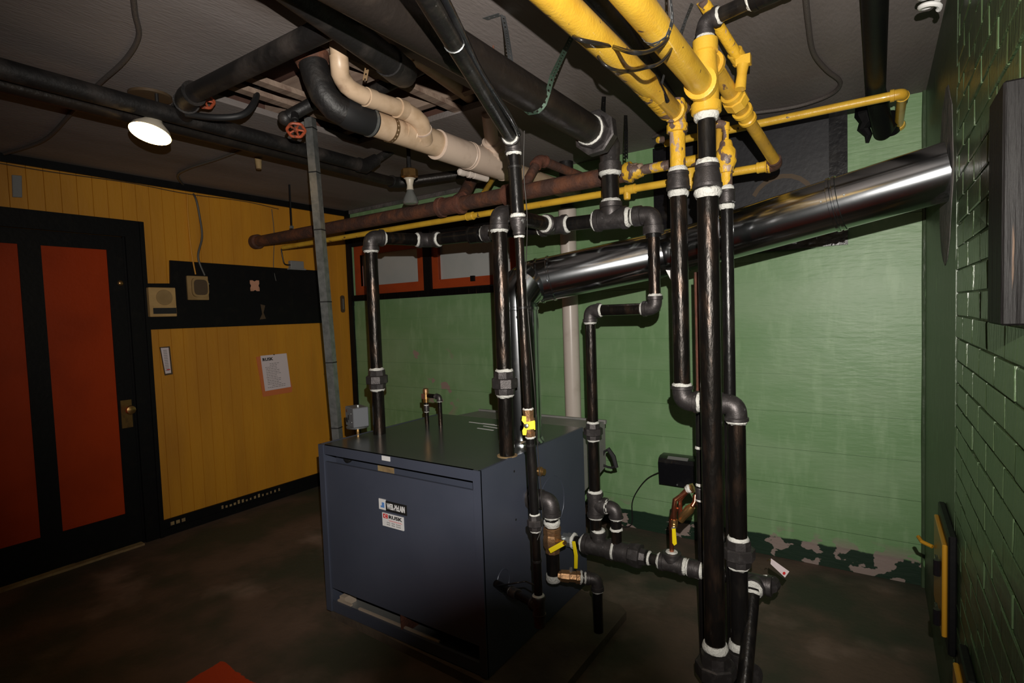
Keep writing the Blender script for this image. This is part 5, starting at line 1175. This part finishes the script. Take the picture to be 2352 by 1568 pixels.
part('tube', G().tube([(x0, LY, LZ+.03), (x0, LY, zr-.01), F(1553, 1165)], .010, 12), 'copper', cp2); seal(cp2, V((x0, LY, LZ+.055)), -Z, .022)
part('tube', G().tube([F(1548, 1205), F(1548, 1165), F(1550, 1148), F(1562, 1140, .02), F(1578, 1127, .05)], .0105, 12), 'copper', cp2)
part('tube', G().tube([F(1562, 1190, .04), F(1562, 1148, .04), F(1576, 1128, .05)], .0105, 12), 'copper', cp2)
part('fitting', G().lathe(F(1566, 1138, .04), F(1578, 1126, .05)-F(1566, 1138, .04), [(0, .013), (.03, .013), (.032, .018), (.05, .02)], 12), 'copper', cp2)
part('sealed_end', G().lathe(F(1577, 1124, .05), Z*.5+X, [(0, .016), (.012, .02), (.02, .016)], 12), 'dope', cp2)
part('brass_nut', G().lathe(F(1582, 1122, .06), X+Z*.3, [(0, .02), (.02, .022), (.024, .012)], 6), 'brass', cp2, 20)
part('check_valve', G().tube([F(1563, 1196, .03), F(1570, 1184, .03), F(1583, 1170, .03), F(1590, 1162, .03)], [.014, .018, .021, .015], 10), 'brass', cp2)
part('tube', G().tube([F(1590, 1162, .03), F(1596, 1152, .04), F(1597, 1136, .05)], .0105, 12), 'copper', cp2)
part('valve_body', G().lathe(F(1549, 1210), Z, [(0, .012), (.02, .016), (.035, .014)], 10), 'brass', cp2)
part('valve_nut', G().lathe(F(1548, 1212, -.02), -Y, [(0, .009), (.012, .009)], 6), 'zinc', cp2)
fv = thing('lever_handle', 'narrow yellow lever hanging on the copper feed', 'handle', F(1550, 1250, -.03))
part('lever', G().prism([F(1544, 1213, -.03), F(1552, 1213, -.03), F(1555, 1248, -.03), F(1549, 1252, -.03), F(1545, 1246, -.03)], (0, -.004, 0)), 'vyellow', fv, 0)
# slim black water pipe with copper top behind the thick front pipe
wl_ = V((Yp(1604, 1000, 2.30).x, 2.32, 0)); zw = lambda py: zat(wl_, py)
wt = thing('water_pipe', 'slim black and copper vertical pipe hidden behind the thick front pipe', 'pipe', (wl_.x, wl_.y, 0))
plumb(wt, at(wl_, 0), at(wl_, zw(900)), .0165, 'steel2'); plumb(wt, at(wl_, zw(900)), at(wl_, zw(625)), .011, 'rust_red')
for py in (1030, 1115, 1150): seal(wt, at(wl_, zw(py)), Z, .017, .5)
coupling(wt, at(wl_, zw(1132)), Z, .0165, .05, 'cast', False)
part('elbow', G().tube([at(wl_, zw(900)), at(wl_, zw(893)), at(wl_, zw(888))+X*.02], [.014, .015, .013], 10), 'rust_red', wt)
# paper tag on the header plug
tg1 = thing('paper_tag', 'white paper tag wired to the floor tee plug at right', 'tag', Dp(1790, 1305, 2.2))
a, b_, c, d_ = Dp(1771, 1282, 2.22), Dp(1813, 1312, 2.18), Dp(1803, 1326, 2.16), Dp(1770, 1295, 2.20)
part('card', G().prism([a, b_, c, d_], _f*.001), 'paper', tg1, 0); m_ = a.lerp(c, .8)-_f*.002
part('red_stamp', G().lathe(Dp(1801, 1316, 2.16), -_f, [(0, .006), (.0004, .006)], 12), 'redink', tg1)
part('wire', G().tube([a.lerp(d_, .4), Dp(1766, 1284, 2.25), Dp(1762, 1288, 2.27)], .0015, 6), 'brass', tg1)

# ================================================================== RIGHT WALL ITEMS
py0 = Xp(2308, 300, XR-.02).y; pst = thing('wood_batten', 'weathered black wooden batten nailed high on the green brick wall', 'batten', (XR-.02, py0, 1.44))
zb3 = Xp(2315, 745, XR-.03).z; ztp = Xp(2320, 205, XR-.03).z
part('batten', G().bb(XR-.045, XR-.002, py0-.16, py0-.035, zb3, ztp), 'wood_black', pst, 0, bevel=.003); part('batten', G().bb(XR-.028, XR-.002, py0-.03, py0+.01, zb3+.005, ztp+.03), 'wood_black', pst, 0, bevel=.003)
for z_ in (Xp(2315, 215, XR-.03).z, Xp(2312, 410, XR-.03).z, Xp(2312, 432, XR-.03).z, Xp(2312, 688, XR-.03).z):
    part('nail', G().tube([(XR-.03, py0-.05, z_), (XR-.036, py0-.02, z_+.001), (XR-.034, py0+.025, z_)], [.003, .003, .004], 6), 'zinc', pst)
def cleanout(yc, zt2, zb_3, lab, w_=.16):
    c = thing('cleanout_door', lab, 'door', (XR-.01, yc, zb_3))
    y0_, y1_ = yc-w_/2, yc+w_/2
    part('frame', G().bb(XR-.022, XR-.001, y0_-.03, y1_+.03, zb_3-.04, zt2+.04), 'matteblack', c, 0, bevel=.004)
    part('door_leaf', G().bb(XR-.035, XR-.022, y0_, y1_, zb_3, zt2), 'orangeyel', c, 0, bevel=.003)
    for z_ in (zb_3+(zt2-zb_3)*.18, zb_3+(zt2-zb_3)*.72): part('hinge', G().tube([(XR-.046, y0_+.02, z_-.025), (XR-.046, y0_+.02, z_+.025)], .010, 8).bb(XR-.048, XR-.04, y0_+.02, y0_+.09, z_-.015, z_+.015), 'blackgloss', c)
    part('latch', G().tube([(XR-.04, y1_-.02, (zt2+zb_3)/2+.035), (XR-.07, y1_-.0, (zt2+zb_3)/2+.04), (XR-.078, y1_+.03, (zt2+zb_3)/2+.045)], .007, 8), 'orangeyel', c)
yc = Xp(2158, 1300, XR-.03).y
cleanout(yc, Xp(2152, 1190, XR-.03).z, Xp(2160, 1425, XR-.03).z, 'yellow and black iron cleanout door low on the brick wall near the corner', .30)
yc2 = Xp(2200, 1560, XR-.03).y; cleanout(yc2, Xp(2196, 1530, XR-.03).z, .02, 'small yellow cleanout door at the bottom edge of the brick wall', .12)

# added unseen blocker at the flash; its disc stands in for the lens shadow
fu = thing('flash_blocker', 'added unseen disc on a flash housing above the camera, casting the low shadow', 'flash', flo.location-_f*.06)
part('housing', G().lathe(flo.location-_f*.012, -_f, [(0, .02), (.002, .024), (.05, .024), (.055, .018)], 20), 'rubber', fu)
lc_ = flo.location+(_f+D2*.86+R2*.0)*.06
part('shadow_disc', G().lathe(lc_, _f, [(0, .0235), (.002, .0235)], 40), 'rubber', fu)
part('disc_arm', G().tube([flo.location-_f*.02+D2*.022, flo.location+D2*.06+_f*.02, lc_+D2*.018], .004, 8), 'rubber', fu)

GR = {'handwheel': 'orange handwheels under the ceiling', 'overhead_pipe': 'black pipes under the left ceiling', 'strap': 'perforated steel hanger straps', 'armoured_cable': 'armoured cables on the ceiling and yellow wall',
      'boiler_riser': 'steel risers out of the boiler top', 'yellow_pipe': 'yellow painted pipes under the ceiling', 'ball_valve': 'lever ball valves beside the boiler', 'cable': 'loose black cables on the pipes',
      'wire': 'thin loose wires', 'cleanout_door': 'cleanout doors low on the brick wall'}
for o in C.objects:
    bn = o.name.split('.')[0]
    if o.parent is None and bn in GR: o['group'] = GR[bn]
